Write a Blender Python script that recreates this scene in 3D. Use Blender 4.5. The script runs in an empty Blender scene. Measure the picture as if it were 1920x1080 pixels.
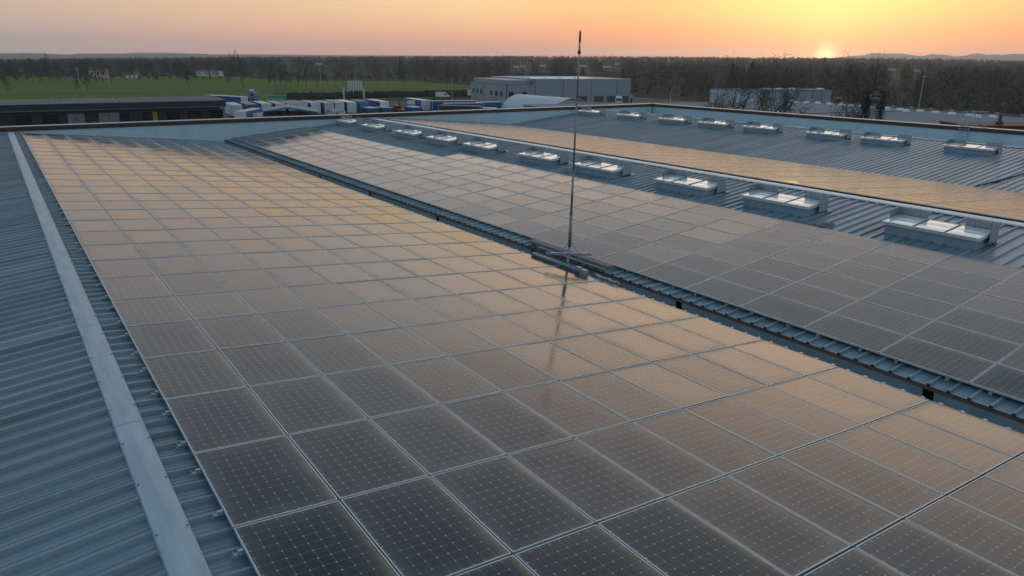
import bpy, bmesh, math, random
import numpy as np
from mathutils import Vector, Matrix
R = math.radians
S = bpy.context.scene
COL = S.collection
random.seed(7)

# ------------------------------------------------------------------ camera
CAM = Vector((-1.1917, -10.9468, 4.2461))
RIGHT = Vector((0.813315, -0.581728, 0.010591)); DOWN = Vector((-0.170203, -0.255289, -0.951766)); FWD = Vector((0.556372, 0.772283, -0.306642))
cd = bpy.data.cameras.new('camera'); cam = bpy.data.objects.new('camera', cd); COL.objects.link(cam)
cam.matrix_world = Matrix(((RIGHT.x, -DOWN.x, -FWD.x, CAM.x), (RIGHT.y, -DOWN.y, -FWD.y, CAM.y), (RIGHT.z, -DOWN.z, -FWD.z, CAM.z), (0, 0, 0, 1)))
cd.sensor_width = 36; cd.lens = 24.892; cd.clip_start = .1; cd.clip_end = 60000
S.camera = cam
FPX = 1327.57

def pix(p):
    v = Vector(p) - CAM; d = v.dot(FWD)
    if d < .2: return None
    return 960 + FPX * v.dot(RIGHT) / d, 540 + FPX * v.dot(DOWN) / d, d

# ------------------------------------------------------------------ world, sun, exposure
SUN = (RIGHT * ((1547 - 960) / FPX) + DOWN * ((106 - 540) / FPX) + FWD).normalized()
SUN_AZ = math.atan2(SUN.x, SUN.y); SUN_EL = math.asin(SUN.z)
S.view_settings.view_transform = 'Standard'; S.view_settings.look = 'None'
S.view_settings.exposure = 0; S.view_settings.gamma = 1

def lin(r, g, b):
    f = lambda c: (c / 255 / 12.92) if c / 255 <= .04045 else ((c / 255 + .055) / 1.055) ** 2.4
    return (f(r), f(g), f(b), 1)

def build_world():
    w = bpy.data.worlds.new('World'); S.world = w; w.use_nodes = True
    nt = w.node_tree; N = nt.nodes; L = nt.links; N.clear()
    def mth(op, a, b=None, clamp=False):
        n = N.new('ShaderNodeMath'); n.operation = op; n.use_clamp = clamp
        for i, v in enumerate((a, b)):
            if v is None: continue
            if isinstance(v, (int, float)): n.inputs[i].default_value = v
            else: L.new(v, n.inputs[i])
        return n.outputs[0]
    def ramp(fac, stops):
        n = N.new('ShaderNodeValToRGB'); e = n.color_ramp.elements
        e[0].position, e[0].color = stops[0][0], stops[0][1]
        e[1].position, e[1].color = stops[-1][0], stops[-1][1]
        for p, c in stops[1:-1]:
            x = e.new(p); x.color = c
        L.new(fac, n.inputs[0]); return n.outputs[0]
    def mix(fac, a, b):
        n = N.new('ShaderNodeMix'); n.data_type = 'RGBA'
        L.new(fac, n.inputs[0]); L.new(a, n.inputs[6]); L.new(b, n.inputs[7]); return n.outputs[2]
    tc = N.new('ShaderNodeTexCoord')
    sp = N.new('ShaderNodeSeparateXYZ'); L.new(tc.outputs['Generated'], sp.inputs[0])
    z = sp.outputs[2]
    hx = mth('MULTIPLY', sp.outputs[0], math.sin(SUN_AZ)); hy = mth('MULTIPLY', sp.outputs[1], math.cos(SUN_AZ))
    hl = mth('SQRT', mth('MAXIMUM', mth('SUBTRACT', 1.0, mth('MULTIPLY', z, z)), 1e-4))
    c = mth('DIVIDE', mth('ADD', hx, hy), hl)
    ang = mth('DIVIDE', mth('ARCCOSINE', mth('MINIMUM', mth('MAXIMUM', c, -1.0), 1.0)), math.pi)   # 0 at the sun's azimuth, 1 opposite
    d = lambda deg: deg / 180
    C4 = lambda r, g, b: (r, g, b, 1)
    horizon = ramp(ang, [(0, C4(2.2, .68, .10)), (d(4), C4(1.88, .49, .08)), (d(9), C4(1.68, .38, .08)), (d(15), C4(1.52, .35, .10)), (d(24), C4(1.38, .40, .22)), (d(42), C4(1.14, .50, .36)), (d(60), C4(.69, .55, .46)), (d(95), C4(.42, .47, .54)), (1, C4(.34, .44, .55))])
    low = ramp(ang, [(0, C4(1.35, 1.04, .34)), (d(6), C4(1.32, .90, .27)), (d(12), C4(1.22, .69, .22)), (d(18), C4(1.16, .67, .25)), (d(26), C4(1.11, .75, .35)), (d(42), C4(.95, .63, .36)), (d(60), C4(.76, .52, .37)), (d(95), C4(.52, .55, .60)), (1, C4(.44, .53, .65))])
    mid = ramp(ang, [(0, C4(1.85, 1.33, .97)), (d(8), C4(1.76, 1.30, .97)), (d(17), C4(1.58, 1.20, .93)), (d(30), C4(1.0, .92, .86)), (d(38), C4(.80, .72, .70)), (d(60), C4(.56, .52, .52)), (d(100), C4(.42, .52, .60)), (1, C4(.36, .50, .64))])
    hi = ramp(ang, [(0, C4(.78, .78, .80)), (d(12), C4(.74, .76, .80)), (d(32), C4(.58, .62, .68)), (d(60), C4(.44, .50, .56)), (1, C4(.29, .42, .55))])
    top = ramp(ang, [(0, C4(.19, .30, .41, )), (1, C4(.155, .28, .41))])
    def rng(lo, hi):
        n = N.new('ShaderNodeMapRange'); n.interpolation_type = 'SMOOTHSTEP'
        L.new(z, n.inputs[0]); n.inputs[1].default_value = lo; n.inputs[2].default_value = hi; return n.outputs[0]
    colr = mix(rng(-.002, .075), horizon, low)
    colr = mix(rng(.09, .20), colr, mid)
    colr = mix(rng(.22, .40), colr, hi)
    colr = mix(rng(.40, .64), colr, top)
    # the glow round the setting sun
    dt = N.new('ShaderNodeVectorMath'); dt.operation = 'DOT_PRODUCT'; L.new(tc.outputs['Generated'], dt.inputs[0]); dt.inputs[1].default_value = SUN
    a2 = mth('MULTIPLY', mth('SUBTRACT', 1.0, dt.outputs['Value']), 2.0)          # ~ angle squared
    g1 = mth('MULTIPLY', mth('POWER', 2.718, mth('MULTIPLY', a2, -1 / (.0105 ** 2))), 3.0)
    g2 = mth('MULTIPLY', mth('POWER', 2.718, mth('MULTIPLY', a2, -1 / (.10 ** 2))), .12)
    glow = N.new('ShaderNodeCombineColor')
    L.new(mth('ADD', mth('MULTIPLY', g1, 1.0), mth('MULTIPLY', g2, 1.0)), glow.inputs[0])
    L.new(mth('ADD', mth('MULTIPLY', g1, .82), mth('MULTIPLY', g2, .80)), glow.inputs[1])
    L.new(mth('ADD', mth('MULTIPLY', g1, .34), mth('MULTIPLY', g2, .16)), glow.inputs[2])
    ad = N.new('ShaderNodeMix'); ad.data_type = 'RGBA'; ad.blend_type = 'ADD'; ad.inputs[0].default_value = 1
    L.new(colr, ad.inputs[6]); L.new(glow.outputs[0], ad.inputs[7])
    b1 = N.new('ShaderNodeBackground'); L.new(ad.outputs[2], b1.inputs[0]); b1.inputs[1].default_value = 1.0
    sky = N.new('ShaderNodeTexSky'); sky.sky_type = 'NISHITA'; sky.sun_disc = False
    sky.sun_elevation = SUN_EL; sky.sun_rotation = SUN_AZ; sky.altitude = 100; sky.air_density = 1.5; sky.dust_density = 3
    b2 = N.new('ShaderNodeBackground'); L.new(sky.outputs[0], b2.inputs[0]); b2.inputs[1].default_value = 0.05
    ads = N.new('ShaderNodeAddShader'); L.new(b1.outputs[0], ads.inputs[0]); L.new(b2.outputs[0], ads.inputs[1])
    out = N.new('ShaderNodeOutputWorld'); L.new(ads.outputs[0], out.inputs[0])
build_world()

sl = bpy.data.lights.new('sun', 'SUN'); sl.energy = .5; sl.angle = R(.5); sl.color = (1, .62, .32)
so = bpy.data.objects.new('sun', sl); COL.objects.link(so); so.rotation_euler = SUN.to_track_quat('Z', 'Y').to_euler()
so.location = (0, 0, 80)
HAZE = True
S.cycles.max_bounces = 6; S.cycles.volume_bounces = 1; S.cycles.caustics_reflective = False

# ------------------------------------------------------------------ materials
def mat(name, col, rough=.5, metal=0, vary=.12, scale=3., bump=0., bscale=20., spec=.5, streak=None, col2=None, coord='Object'):
    m = bpy.data.materials.new(name); m.use_nodes = True
    nt = m.node_tree; N = nt.nodes; L = nt.links; b = N['Principled BSDF']
    b.inputs['Roughness'].default_value = rough; b.inputs['Metallic'].default_value = metal
    b.inputs['Specular IOR Level'].default_value = spec
    tc = N.new('ShaderNodeTexCoord'); n = N.new('ShaderNodeTexNoise'); n.inputs['Scale'].default_value = scale; n.inputs['Detail'].default_value = 5
    src = tc.outputs[coord]
    if streak:
        mp = N.new('ShaderNodeMapping'); mp.inputs['Scale'].default_value = streak; L.new(src, mp.inputs[0]); src = mp.outputs[0]
    L.new(src, n.inputs['Vector'])
    mx = N.new('ShaderNodeMix'); mx.data_type = 'RGBA'
    c2 = col2 if col2 else tuple(min(1, c * (1 + vary)) for c in col)
    c1 = col if col2 else tuple(c * (1 - vary) for c in col)
    mx.inputs[6].default_value = (*c1, 1); mx.inputs[7].default_value = (*c2, 1)
    mr = N.new('ShaderNodeMapRange'); mr.inputs[1].default_value = .3; mr.inputs[2].default_value = .7; L.new(n.outputs[0], mr.inputs[0])
    L.new(mr.outputs[0], mx.inputs[0]); L.new(mx.outputs[2], b.inputs['Base Color'])
    if bump:
        n2 = N.new('ShaderNodeTexNoise'); n2.inputs['Scale'].default_value = bscale; L.new(tc.outputs[coord], n2.inputs['Vector'])
        bp = N.new('ShaderNodeBump'); bp.inputs['Strength'].default_value = bump; bp.inputs['Distance'].default_value = .02
        L.new(n2.outputs[0], bp.inputs['Height']); L.new(bp.outputs[0], b.inputs['Normal'])
    return m

M = {}
M['roof'] = mat('roof_steel', (.20, .268, .302), .31, 0, .22, 1.2, .05, 3, .5, streak=(.25, 2.5, 1))
def sheets(m, step):
    # neighbouring sheets come from different coils
    nt = m.node_tree; N = nt.nodes; L = nt.links; b = N['Principled BSDF']
    tc = N.new('ShaderNodeTexCoord'); sp = N.new('ShaderNodeSeparateXYZ'); L.new(tc.outputs['Object'], sp.inputs[0])
    q = N.new('ShaderNodeMath'); q.operation = 'DIVIDE'; L.new(sp.outputs[1], q.inputs[0]); q.inputs[1].default_value = step
    fl = N.new('ShaderNodeMath'); fl.operation = 'FLOOR'; L.new(q.outputs[0], fl.inputs[0])
    wn = N.new('ShaderNodeTexWhiteNoise'); wn.noise_dimensions = '1D'; L.new(fl.outputs[0], wn.inputs['W'])
    mr = N.new('ShaderNodeMapRange'); mr.inputs[3].default_value = .86; mr.inputs[4].default_value = 1.10; L.new(wn.outputs['Value'], mr.inputs[0])
    old = b.inputs['Base Color'].links[0].from_socket
    vm = N.new('ShaderNodeVectorMath'); vm.operation = 'SCALE'; L.new(old, vm.inputs[0]); L.new(mr.outputs[0], vm.inputs['Scale']); L.new(vm.outputs[0], b.inputs['Base Color'])
sheets(M['roof'], 1.0)
M['cap'] = mat('ridge_steel', (.37, .45, .49), .42, 0, .15, 2.2, .05, 4, streak=(3, .5, 1))
M['wall'] = mat('parapet_sheet', (.54, .68, .73), .5, 0, .07, .6, streak=(1, 1, .2))
M['coping'] = mat('coping_brown', (.045, .032, .028), .45, 0, .2, 2)
M['copetop'] = mat('coping_edge', (.34, .29, .25), .35, 0, .15, 2)
M['rust'] = mat('gutter_brown', (.14, .075, .055), .7, 0, .3, 4)
M['upstand'] = mat('gutter_upstand_steel', (.36, .44, .47), .45, 0, .12, 2)
M['gutter'] = mat('gutter_steel', (.22, .29, .33), .45, 0, .15, 2)
M['dark'] = mat('dark_gap', (.022, .021, .02), .8)
M['alu'] = mat('aluminium_frame', (.60, .62, .62), .36, .35, .08, 4)
M['capwhite'] = mat('white_ridge_steel', (.66, .68, .69), .35, 0, .08, 1.5)
M['galv'] = mat('galvanised_steel', (.36, .40, .42), .42, .35, .18, 6)
M['lid'] = mat('skylight_glazing', (.84, .84, .80), .20, .45, .07, 1.3, .02, 2)
M['lidrim'] = mat('skylight_rim', (.68, .68, .64), .3, .2, .1, 3)
M['curb'] = mat('skylight_curb', (.26, .335, .385), .45, 0, .1, 2)
M['seam'] = mat('skylight_seam', (.12, .12, .11), .5)
M['steelpole'] = mat('mast_steel', (.27, .25, .235), .4, .4, .2, 8)
M['galvdark'] = mat('mast_base_steel', (.22, .28, .30), .45, .3, .2, 5)
M['tray'] = mat('cable_tray', (.20, .185, .165), .6, 0, .2, 6)
M['white'] = mat('white_paint', (.72, .72, .70), .4, 0, .06, .8)
M['offwhite'] = mat('offwhite_sheet', (.58, .56, .52), .5, 0, .1, .8)
M['tarproof'] = mat('weathered_tarp', (.34, .30, .27), .7, 0, .2, .6)
M['greyroof'] = mat('grey_tarp', (.46, .48, .50), .6, 0, .12, .6)
M['blue'] = mat('blue_curtain', (.004, .07, .25), .5, 0, .15, 1)
M['bluepale'] = mat('pale_blue_curtain', (.08, .20, .34), .5, 0, .12, 1)
M['greyside'] = mat('grey_curtain', (.13, .135, .16), .6, 0, .12, 1)
M['tyre'] = mat('tyre_rubber', (.015, .015, .015), .8)
M['chassis'] = mat('chassis_black', (.03, .028, .028), .6)
M['red'] = mat('red_paint', (.25, .015, .015), .4)
M['teal'] = mat('teal_paint', (.10, .36, .42), .35)
M['cyan'] = mat('sky_blue_paint', (.02, .18, .46), .35)
M['green'] = mat('green_container', (.008, .30, .10), .45, 0, .12, 1)
M['glassdark'] = mat('window_glass', (.015, .018, .022), .08, 0, .1, 2)
M['glasslight'] = mat('window_blind', (.22, .24, .24), .25, 0, .12, 2)
M['yellow'] = mat('yellow_curtain', (.45, .26, .03), .7)
M['black'] = mat('anthracite_cladding', (.014, .018, .022), .45, 0, .2, .5)
M['blackroof'] = mat('anthracite_roof', (.07, .072, .075), .5, 0, .15, .5)
M['greyclad'] = mat('grey_cladding', (.27, .31, .33), .5, 0, .07, .25)
M['greyclad2'] = mat('grey_cladding_joint', (.09, .11, .13), .5)
M['bluetrim'] = mat('blue_trim', (.006, .07, .24), .4)
M['doorgrey'] = mat('roller_door', (.09, .075, .07), .6, 0, .2, .5)
M['tent'] = mat('tent_fabric', (.52, .56, .56), .5, 0, .06, .3)
M['tentin'] = mat('tent_inside', (.42, .42, .37), .6)
M['flatroof'] = mat('membrane_roof', (.17, .21, .24), .8, 0, .1, .12, spec=.15)
M['slab'] = mat('dark_roofing', (.12, .11, .105), .8, 0, .2, .3)
M['dome'] = mat('rooflight_dome', (.74, .76, .76), .15)
M['canopy'] = mat('blue_canopy_sheet', (.06, .14, .22), .5, 0, .1, .6)
M['brick'] = mat('red_brown_cladding', (.10, .04, .032), .7, 0, .25, 2)
M['timber'] = mat('timber_stack', (.16, .10, .05), .8, 0, .4, 2)
M['terracotta'] = mat('terracotta', (.22, .08, .045), .8, 0, .2, 3)
M['cream'] = mat('cream_render', (.50, .40, .30), .7, 0, .1, 1)
M['twig'] = mat('bare_twigs', (.068, .048, .037), .9, 0, .3, .05)
M['twig2'] = mat('grey_twigs', (.075, .062, .052), .9, 0, .3, .05)
M['bark'] = mat('bark', (.060, .047, .037), .9, 0, .3, 2)
M['conifer'] = mat('conifer_needles', (.018, .030, .020), .9, 0, .3, .1)
M['bud'] = mat('spring_buds', (.075, .088, .030), .9, 0, .3, .1)
M['ivy'] = mat('ivy_leaves', (.035, .045, .02), .8, 0, .4, 1)
M['asphalt'] = mat('yard_asphalt', (.055, .054, .054), .9, 0, .2, .1)
M['floor'] = mat('woodland_floor', (.036, .030, .022), .95, 0, .35, .02, spec=.1)
M['scrub'] = mat('scrub', (.045, .040, .026), .95, 0, .4, .05)
M['hill'] = mat('wooded_hill', (.05, .052, .045), 1, 0, .25, .004)

def ground_mat():
    m = bpy.data.materials.new('field_grass'); m.use_nodes = True
    nt = m.node_tree; N = nt.nodes; L = nt.links; b = N['Principled BSDF']; b.inputs['Roughness'].default_value = .95; b.inputs['Specular IOR Level'].default_value = .1
    tc = N.new('ShaderNodeTexCoord'); mp = N.new('ShaderNodeMapping'); mp.inputs['Scale'].default_value = (.004, .022, 1); L.new(tc.outputs['Object'], mp.inputs[0])
    n = N.new('ShaderNodeTexNoise'); n.inputs['Scale'].default_value = 1; n.inputs['Detail'].default_value = 7; L.new(mp.outputs[0], n.inputs['Vector'])
    r = N.new('ShaderNodeValToRGB'); e = r.color_ramp.elements
    e[0].position = .30; e[0].color = (.19, .17, .04, 1); e[1].position = .72; e[1].color = (.10, .24, .012, 1)
    x = e.new(.5); x.color = (.12, .19, .02, 1)
    L.new(n.outputs[0], r.inputs[0])
    n2 = N.new('ShaderNodeTexNoise'); n2.inputs['Scale'].default_value = .35; n2.inputs['Detail'].default_value = 6; L.new(tc.outputs['Object'], n2.inputs['Vector'])
    mx = N.new('ShaderNodeMix'); mx.data_type = 'RGBA'; mx.blend_type = 'MULTIPLY'; mx.inputs[0].default_value = .5
    L.new(r.outputs[0], mx.inputs[6]); L.new(n2.outputs[0], mx.inputs[7]); L.new(mx.outputs[2], b.inputs['Base Color'])
    return m
M['grass'] = ground_mat()

PW, PL = 1.046, 1.578        # one solar panel: 8 x 12 cells
def glass_mat(dusty_skytint=False):
    m = bpy.data.materials.new('dusty_skytint_solar_glass' if dusty_skytint else 'solar_glass'); m.use_nodes = True
    nt = m.node_tree; N = nt.nodes; L = nt.links; b = N['Principled BSDF']
    def mth(op, a, bb=None, cc=None):
        n = N.new('ShaderNodeMath'); n.operation = op
        for i, v in enumerate((a, bb, cc)):
            if v is None: continue
            if isinstance(v, (int, float)): n.inputs[i].default_value = v
            else: L.new(v, n.inputs[i])
        return n.outputs[0]
    uv = N.new('ShaderNodeUVMap'); uv.uv_map = 'UVMap'
    sp = N.new('ShaderNodeSeparateXYZ'); L.new(uv.outputs[0], sp.inputs[0])
    u, v = sp.outputs[0], sp.outputs[1]                     # 0..1 across the panel
    cu = mth('FRACT', mth('MULTIPLY', mth('SUBTRACT', u, .02), 8 / .96)); cv = mth('FRACT', mth('MULTIPLY', mth('SUBTRACT', v, .014), 12 / .972))
    du = mth('SUBTRACT', .5, mth('ABSOLUTE', mth('SUBTRACT', cu, .5))); dv = mth('SUBTRACT', .5, mth('ABSOLUTE', mth('SUBTRACT', cv, .5)))
    line = mth('MAXIMUM', mth('LESS_THAN', du, .018), mth('LESS_THAN', dv, .018))
    node = mth('LESS_THAN', mth('ADD', du, dv), .105)
    pat = mth('MAXIMUM', mth('MULTIPLY', line, .34), node)
    # dust (third array: plus painted sky pink): a film, thicker near the lower edge (u -> 1) and along all edges
    tc = N.new('ShaderNodeTexCoord'); oi = N.new('ShaderNodeObjectInfo')
    cb = N.new('ShaderNodeVectorMath'); cb.operation = 'ADD'; L.new(tc.outputs['Object'], cb.inputs[0])
    rv = N.new('ShaderNodeCombineXYZ'); L.new(mth('MULTIPLY', oi.outputs['Random'], 37.), rv.inputs[0]); L.new(mth('MULTIPLY', oi.outputs['Random'], 91.), rv.inputs[1]); L.new(rv.outputs[0], cb.inputs[1])
    n1 = N.new('ShaderNodeTexNoise'); n1.inputs['Scale'].default_value = 2.2; n1.inputs['Detail'].default_value = 6; L.new(cb.outputs[0], n1.inputs['Vector'])
    edge = mth('MINIMUM', mth('MULTIPLY', mth('SUBTRACT', 1.0, u), PW), mth('MULTIPLY', mth('MINIMUM', v, mth('SUBTRACT', 1.0, v)), PL))
    edge = mth('MINIMUM', edge, mth('MULTIPLY', u, PW))
    e1 = mth('MULTIPLY', mth('POWER', 2.718, mth('MULTIPLY', edge, -8.)), .75)
    film = mth('MULTIPLY', mth('MULTIPLY', mth('ADD', e1, .34 if dusty_skytint else .055), mth('MULTIPLY', n1.outputs[0], 1.25)), mth('ADD', .55, mth('MULTIPLY', oi.outputs['Random'], .9)))
    low = mth('POWER', 2.718, mth('MULTIPLY', mth('SUBTRACT', 1.0, u), -27.))
    base = N.new('ShaderNodeMix'); base.data_type = 'RGBA'; base.inputs[6].default_value = (.012, .0085, .0072, 1); base.inputs[7].default_value = (.36, .37, .36, 1); L.new(pat, base.inputs[0])
    m1 = N.new('ShaderNodeMix'); m1.data_type = 'RGBA'; m1.inputs[7].default_value = (.36, .21, .20, 1) if dusty_skytint else (.118, .120, .128, 1); L.new(film, m1.inputs[0]); L.new(base.outputs[2], m1.inputs[6])  # third array's film is tinted pink to imitate the reflected sunset sky
    m2 = N.new('ShaderNodeMix'); m2.data_type = 'RGBA'; m2.inputs[7].default_value = (.38, .225, .10, 1); L.new(m1.outputs[2], m2.inputs[6])
    L.new(mth('MULTIPLY', low, mth('MULTIPLY', n1.outputs[0], 1.6)), m2.inputs[0])
    L.new(m2.outputs[2], b.inputs['Base Color'])
    L.new(mth('ADD', .16 if dusty_skytint else .10, mth('MULTIPLY', film, .30)), b.inputs['Roughness'])
    b.inputs['IOR'].default_value = 1.5
    nb = N.new('ShaderNodeTexNoise'); nb.inputs['Scale'].default_value = 1.1; nb.inputs['Detail'].default_value = 2; L.new(cb.outputs[0], nb.inputs['Vector'])
    bp = N.new('ShaderNodeBump'); bp.inputs['Strength'].default_value = .35; bp.inputs['Distance'].default_value = .006
    L.new(nb.outputs[0], bp.inputs['Height']); L.new(bp.outputs[0], b.inputs['Normal'])
    # each pane is bedded a little out of true in its frame
    ge = N.new('ShaderNodeNewGeometry'); wn = N.new('ShaderNodeTexWhiteNoise'); wn.noise_dimensions = '1D'; L.new(mth('MULTIPLY', oi.outputs['Random'], 533.), wn.inputs['W'])
    of = N.new('ShaderNodeVectorMath'); of.operation = 'SUBTRACT'; L.new(wn.outputs['Color'], of.inputs[0]); of.inputs[1].default_value = (.5, .5, .5)
    sc = N.new('ShaderNodeVectorMath'); sc.operation = 'SCALE'; L.new(of.outputs[0], sc.inputs[0]); sc.inputs['Scale'].default_value = .002 if dusty_skytint else .017
    an = N.new('ShaderNodeVectorMath'); an.operation = 'ADD'; L.new(ge.outputs['Normal'], an.inputs[0]); L.new(sc.outputs[0], an.inputs[1])
    nn = N.new('ShaderNodeVectorMath'); nn.operation = 'NORMALIZE'; L.new(an.outputs[0], nn.inputs[0]); L.new(nn.outputs[0], bp.inputs['Normal'])
    return m
M['glass'] = glass_mat()
M['glassdusty_skytint'] = glass_mat(True)

# ------------------------------------------------------------------ mesh helpers
class MB:
    def __init__(s): s.v = []; s.f = []; s.uv = None
    def quad(s, a, b, c, d):
        n = len(s.v); s.v += [tuple(a), tuple(b), tuple(c), tuple(d)]; s.f.append((n, n + 1, n + 2, n + 3)); return s
    def tri(s, a, b, c):
        n = len(s.v); s.v += [tuple(a), tuple(b), tuple(c)]; s.f.append((n, n + 1, n + 2)); return s
    def hexa(s, p):       # 8 corners: bottom ring 0-3, top ring 4-7
        n = len(s.v); s.v += [tuple(q) for q in p]
        for f in ((3, 2, 1, 0), (4, 5, 6, 7), (0, 1, 5, 4), (1, 2, 6, 5), (2, 3, 7, 6), (3, 0, 4, 7)): s.f.append(tuple(n + i for i in f))
        return s
    def box(s, x0, x1, y0, y1, z0, z1):
        return s.hexa([(x0, y0, z0), (x1, y0, z0), (x1, y1, z0), (x0, y1, z0), (x0, y0, z1), (x1, y0, z1), (x1, y1, z1), (x0, y1, z1)])
    def ring(s, pts, closed_caps=True):      # pts: list of rings (equal length), skinned
        n = len(s.v); k = len(pts[0])
        for r in pts: s.v += [tuple(q) for q in r]
        for i in range(len(pts) - 1):
            for j in range(k):
                a = n + i * k + j; b = n + i * k + (j + 1) % k
                s.f.append((a, b, b + k, a + k))
        if closed_caps:
            s.f.append(tuple(n + j for j in reversed(range(k)))); s.f.append(tuple(n + (len(pts) - 1) * k + j for j in range(k)))
        return s
    def tube(s, path, rad, k=8):
        rings = []
        for i, p in enumerate(path):
            p = Vector(p); q = Vector(path[min(i + 1, len(path) - 1)]) - Vector(path[max(i - 1, 0)]); q.normalize()
            a = q.cross(Vector((0, 0, 1)) if abs(q.z) < .9 else Vector((1, 0, 0))).normalized(); b = q.cross(a)
            r = rad[i] if isinstance(rad, (list, tuple)) else rad
            rings.append([p + (a * math.cos(t) + b * math.sin(t)) * r for t in [2 * math.pi * j / k for j in range(k)]])
        return s.ring(rings)
    def build(s, name, m, parent=None, smooth=False, loc=None):
        me = bpy.data.meshes.new(name); me.from_pydata(s.v, [], s.f); me.update()
        for mm in (m if isinstance(m, (list, tuple)) else [m]): me.materials.append(mm)
        if smooth: me.shade_smooth()
        return link(name, me, parent, loc)

def link(name, me, parent=None, loc=None):
    o = bpy.data.objects.new(name, me); COL.objects.link(o)
    if parent: o.parent = parent
    if loc: o.location = loc
    return o
def tag(o, label=None, cat=None, group=None, kind=None):
    if label: o['label'] = label
    if cat: o['category'] = cat
    if group: o['group'] = group
    if kind: o['kind'] = kind
    return o
def thing(name, label, cat, loc=(0, 0, 0), rz=0, group=None, rot=None):
    o = bpy.data.objects.new(name, None); COL.objects.link(o); o.location = loc; o.rotation_euler = rot if rot else (0, 0, rz)
    o.empty_display_size = .2
    return tag(o, label, cat, group)
def copy_tree(o, parent=None):
    c = o.copy(); COL.objects.link(c); c.parent = parent
    for ch in list(o.children): copy_tree(ch, c)
    return c
ORD = ['zeroth', 'first', 'second', 'third', 'fourth', 'fifth', 'sixth', 'seventh', 'eighth', 'ninth', 'tenth', 'eleventh', 'twelfth', 'thirteenth', 'fourteenth', 'fifteenth', 'sixteenth', 'seventeenth', 'eighteenth', 'nineteenth', 'twentieth', 'twenty-first', 'twenty-second', 'twenty-third', 'twenty-fourth', 'twenty-fifth', 'twenty-sixth', 'twenty-seventh', 'twenty-eighth', 'twenty-ninth', 'thirtieth', 'thirty-first', 'thirty-second', 'thirty-third', 'thirty-fourth', 'thirty-fifth', 'thirty-sixth', 'thirty-seventh', 'thirty-eighth', 'thirty-ninth', 'fortieth']

# ------------------------------------------------------------------ the warehouse roof
A = R(5.5164); T = math.tan(A)
XR1, XV1a, XV1b, XR2, XV3, XR4, XW = -.47, 10.70, 11.36, 22.10, 33.40, 44.70, 52.35
YN, YW = -16., 39.86
GZ = -11.5
bld = thing('warehouse', 'large metal roofed warehouse in the foreground carrying the solar panels', 'building')
PITCH = 1 / 3
def rib_profile():
    pts = []; y = YN
    while y < YW - PITCH - .05:
        pts += [(y, 0), (y + .075, 0), (y + .082, .006), (y + .105, .006), (y + .112, 0), (y + .150, 0), (y + .157, .006), (y + .180, .006), (y + .187, 0), (y + .258, 0), (y + .278, .050), (y + .310, .050), (y + .330, 0)]
        y += PITCH
    return pts + [(YW - .01, 0)]
PROF = rib_profile()
def slope(x0, z0, x1, z1):
    b = MB(); n = len(PROF)
    dz = math.cos(A); 
    for (x, z) in ((x0, z0), (x1, z1)):
        b.v += [(x, y, z + h) for y, h in PROF]
    for i in range(n - 1): b.f.append((i, i + 1, n + i + 1, n + i) if x1 < x0 else (i, n + i, n + i + 1, i + 1))
    o = b.build('roof', M['roof'], bld); return o
pan = -.115
zr1 = pan - T * XR1 * 1.0          # pan level at the first ridge
z_of1 = lambda x: pan - T * x
zr2 = .03 - .115
z_of2 = lambda x: zr2 - T * (XR2 - x)
z_of3 = lambda x: zr2 - T * (x - XR2)
zr4 = -.085
z_of4 = lambda x: zr4 - T * (XR4 - x)
z_of5 = lambda x: zr4 - T * (x - XR4)
slope(XR1 - 15, zr1 - T * 15, XR1, zr1)
slope(XR1, zr1, XV1a, z_of1(XV1a))
slope(XV1b, z_of2(XV1b), XR2, zr2)
slope(XR2, zr2, XV3 - .1, z_of3(XV3 - .1))
slope(XV3 + .1, z_of4(XV3 + .1), XR4, zr4)
slope(XR4, zr4, XW, z_of5(XW))
# ridge caps
def ridge(x, z, w, m, steps=True):
    b = MB(); y = YN; k = 0
    while y < YW - .1:
        y1 = min(y + 2.0, YW - .02); zz = z + .052 + (.003 if k % 2 else 0)
        for s in (-1, 1):
            b.quad((x, y, zz + .012), (x, y1 + .03, zz + .012), (x + s * w, y1 + .03, zz + .012 - T * w), (x + s * w, y, zz + .012 - T * w))
            b.quad((x + s * w, y, zz + .012 - T * w), (x + s * w, y1 + .03, zz + .012 - T * w), (x + s * (w + .012), y1 + .03, zz - .026 - T * w), (x + s * (w + .012), y, zz - .026 - T * w))
        y = y1; k += 1
    return b.build('ridge_cap', m, bld)
ridge(XR1, zr1, .15, M['cap'])
ridge(XR2, zr2, .22, M['capwhite'])
ridge(XR4, zr4, .17, M['cap'])
# notched closers under the ridge caps, between the ribs
def closers(x, z, side, w):
    b = MB(); y = YN
    while y < YW - .4:
        xx = x + side * w
        b.box(xx - .012, xx + .012, y + .335, y + .58, z - T * w - .001, z - T * w + .05); y += PITCH
    b.build('ridge_filler', M['dark'], bld)
closers(XR2, zr2, -1, .20); closers(XR4, zr4, -1, .155); closers(XR1, zr1, 1, .135); closers(XR1, zr1, -1, .135)
# screws of the ridge cap
b = MB(); y = YN + .5
while y < YW:
    for s in (-1, 1):
        for dy in (0,):
            x = XR1 + s * .135; b.box(x - .008, x + .008, y - .008, y + .008, zr1 + .05 - T * .135, zr1 + .075 - T * .135)
    y += 1.0
b.build('ridge_screw_row', M['seam'], bld)
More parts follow.
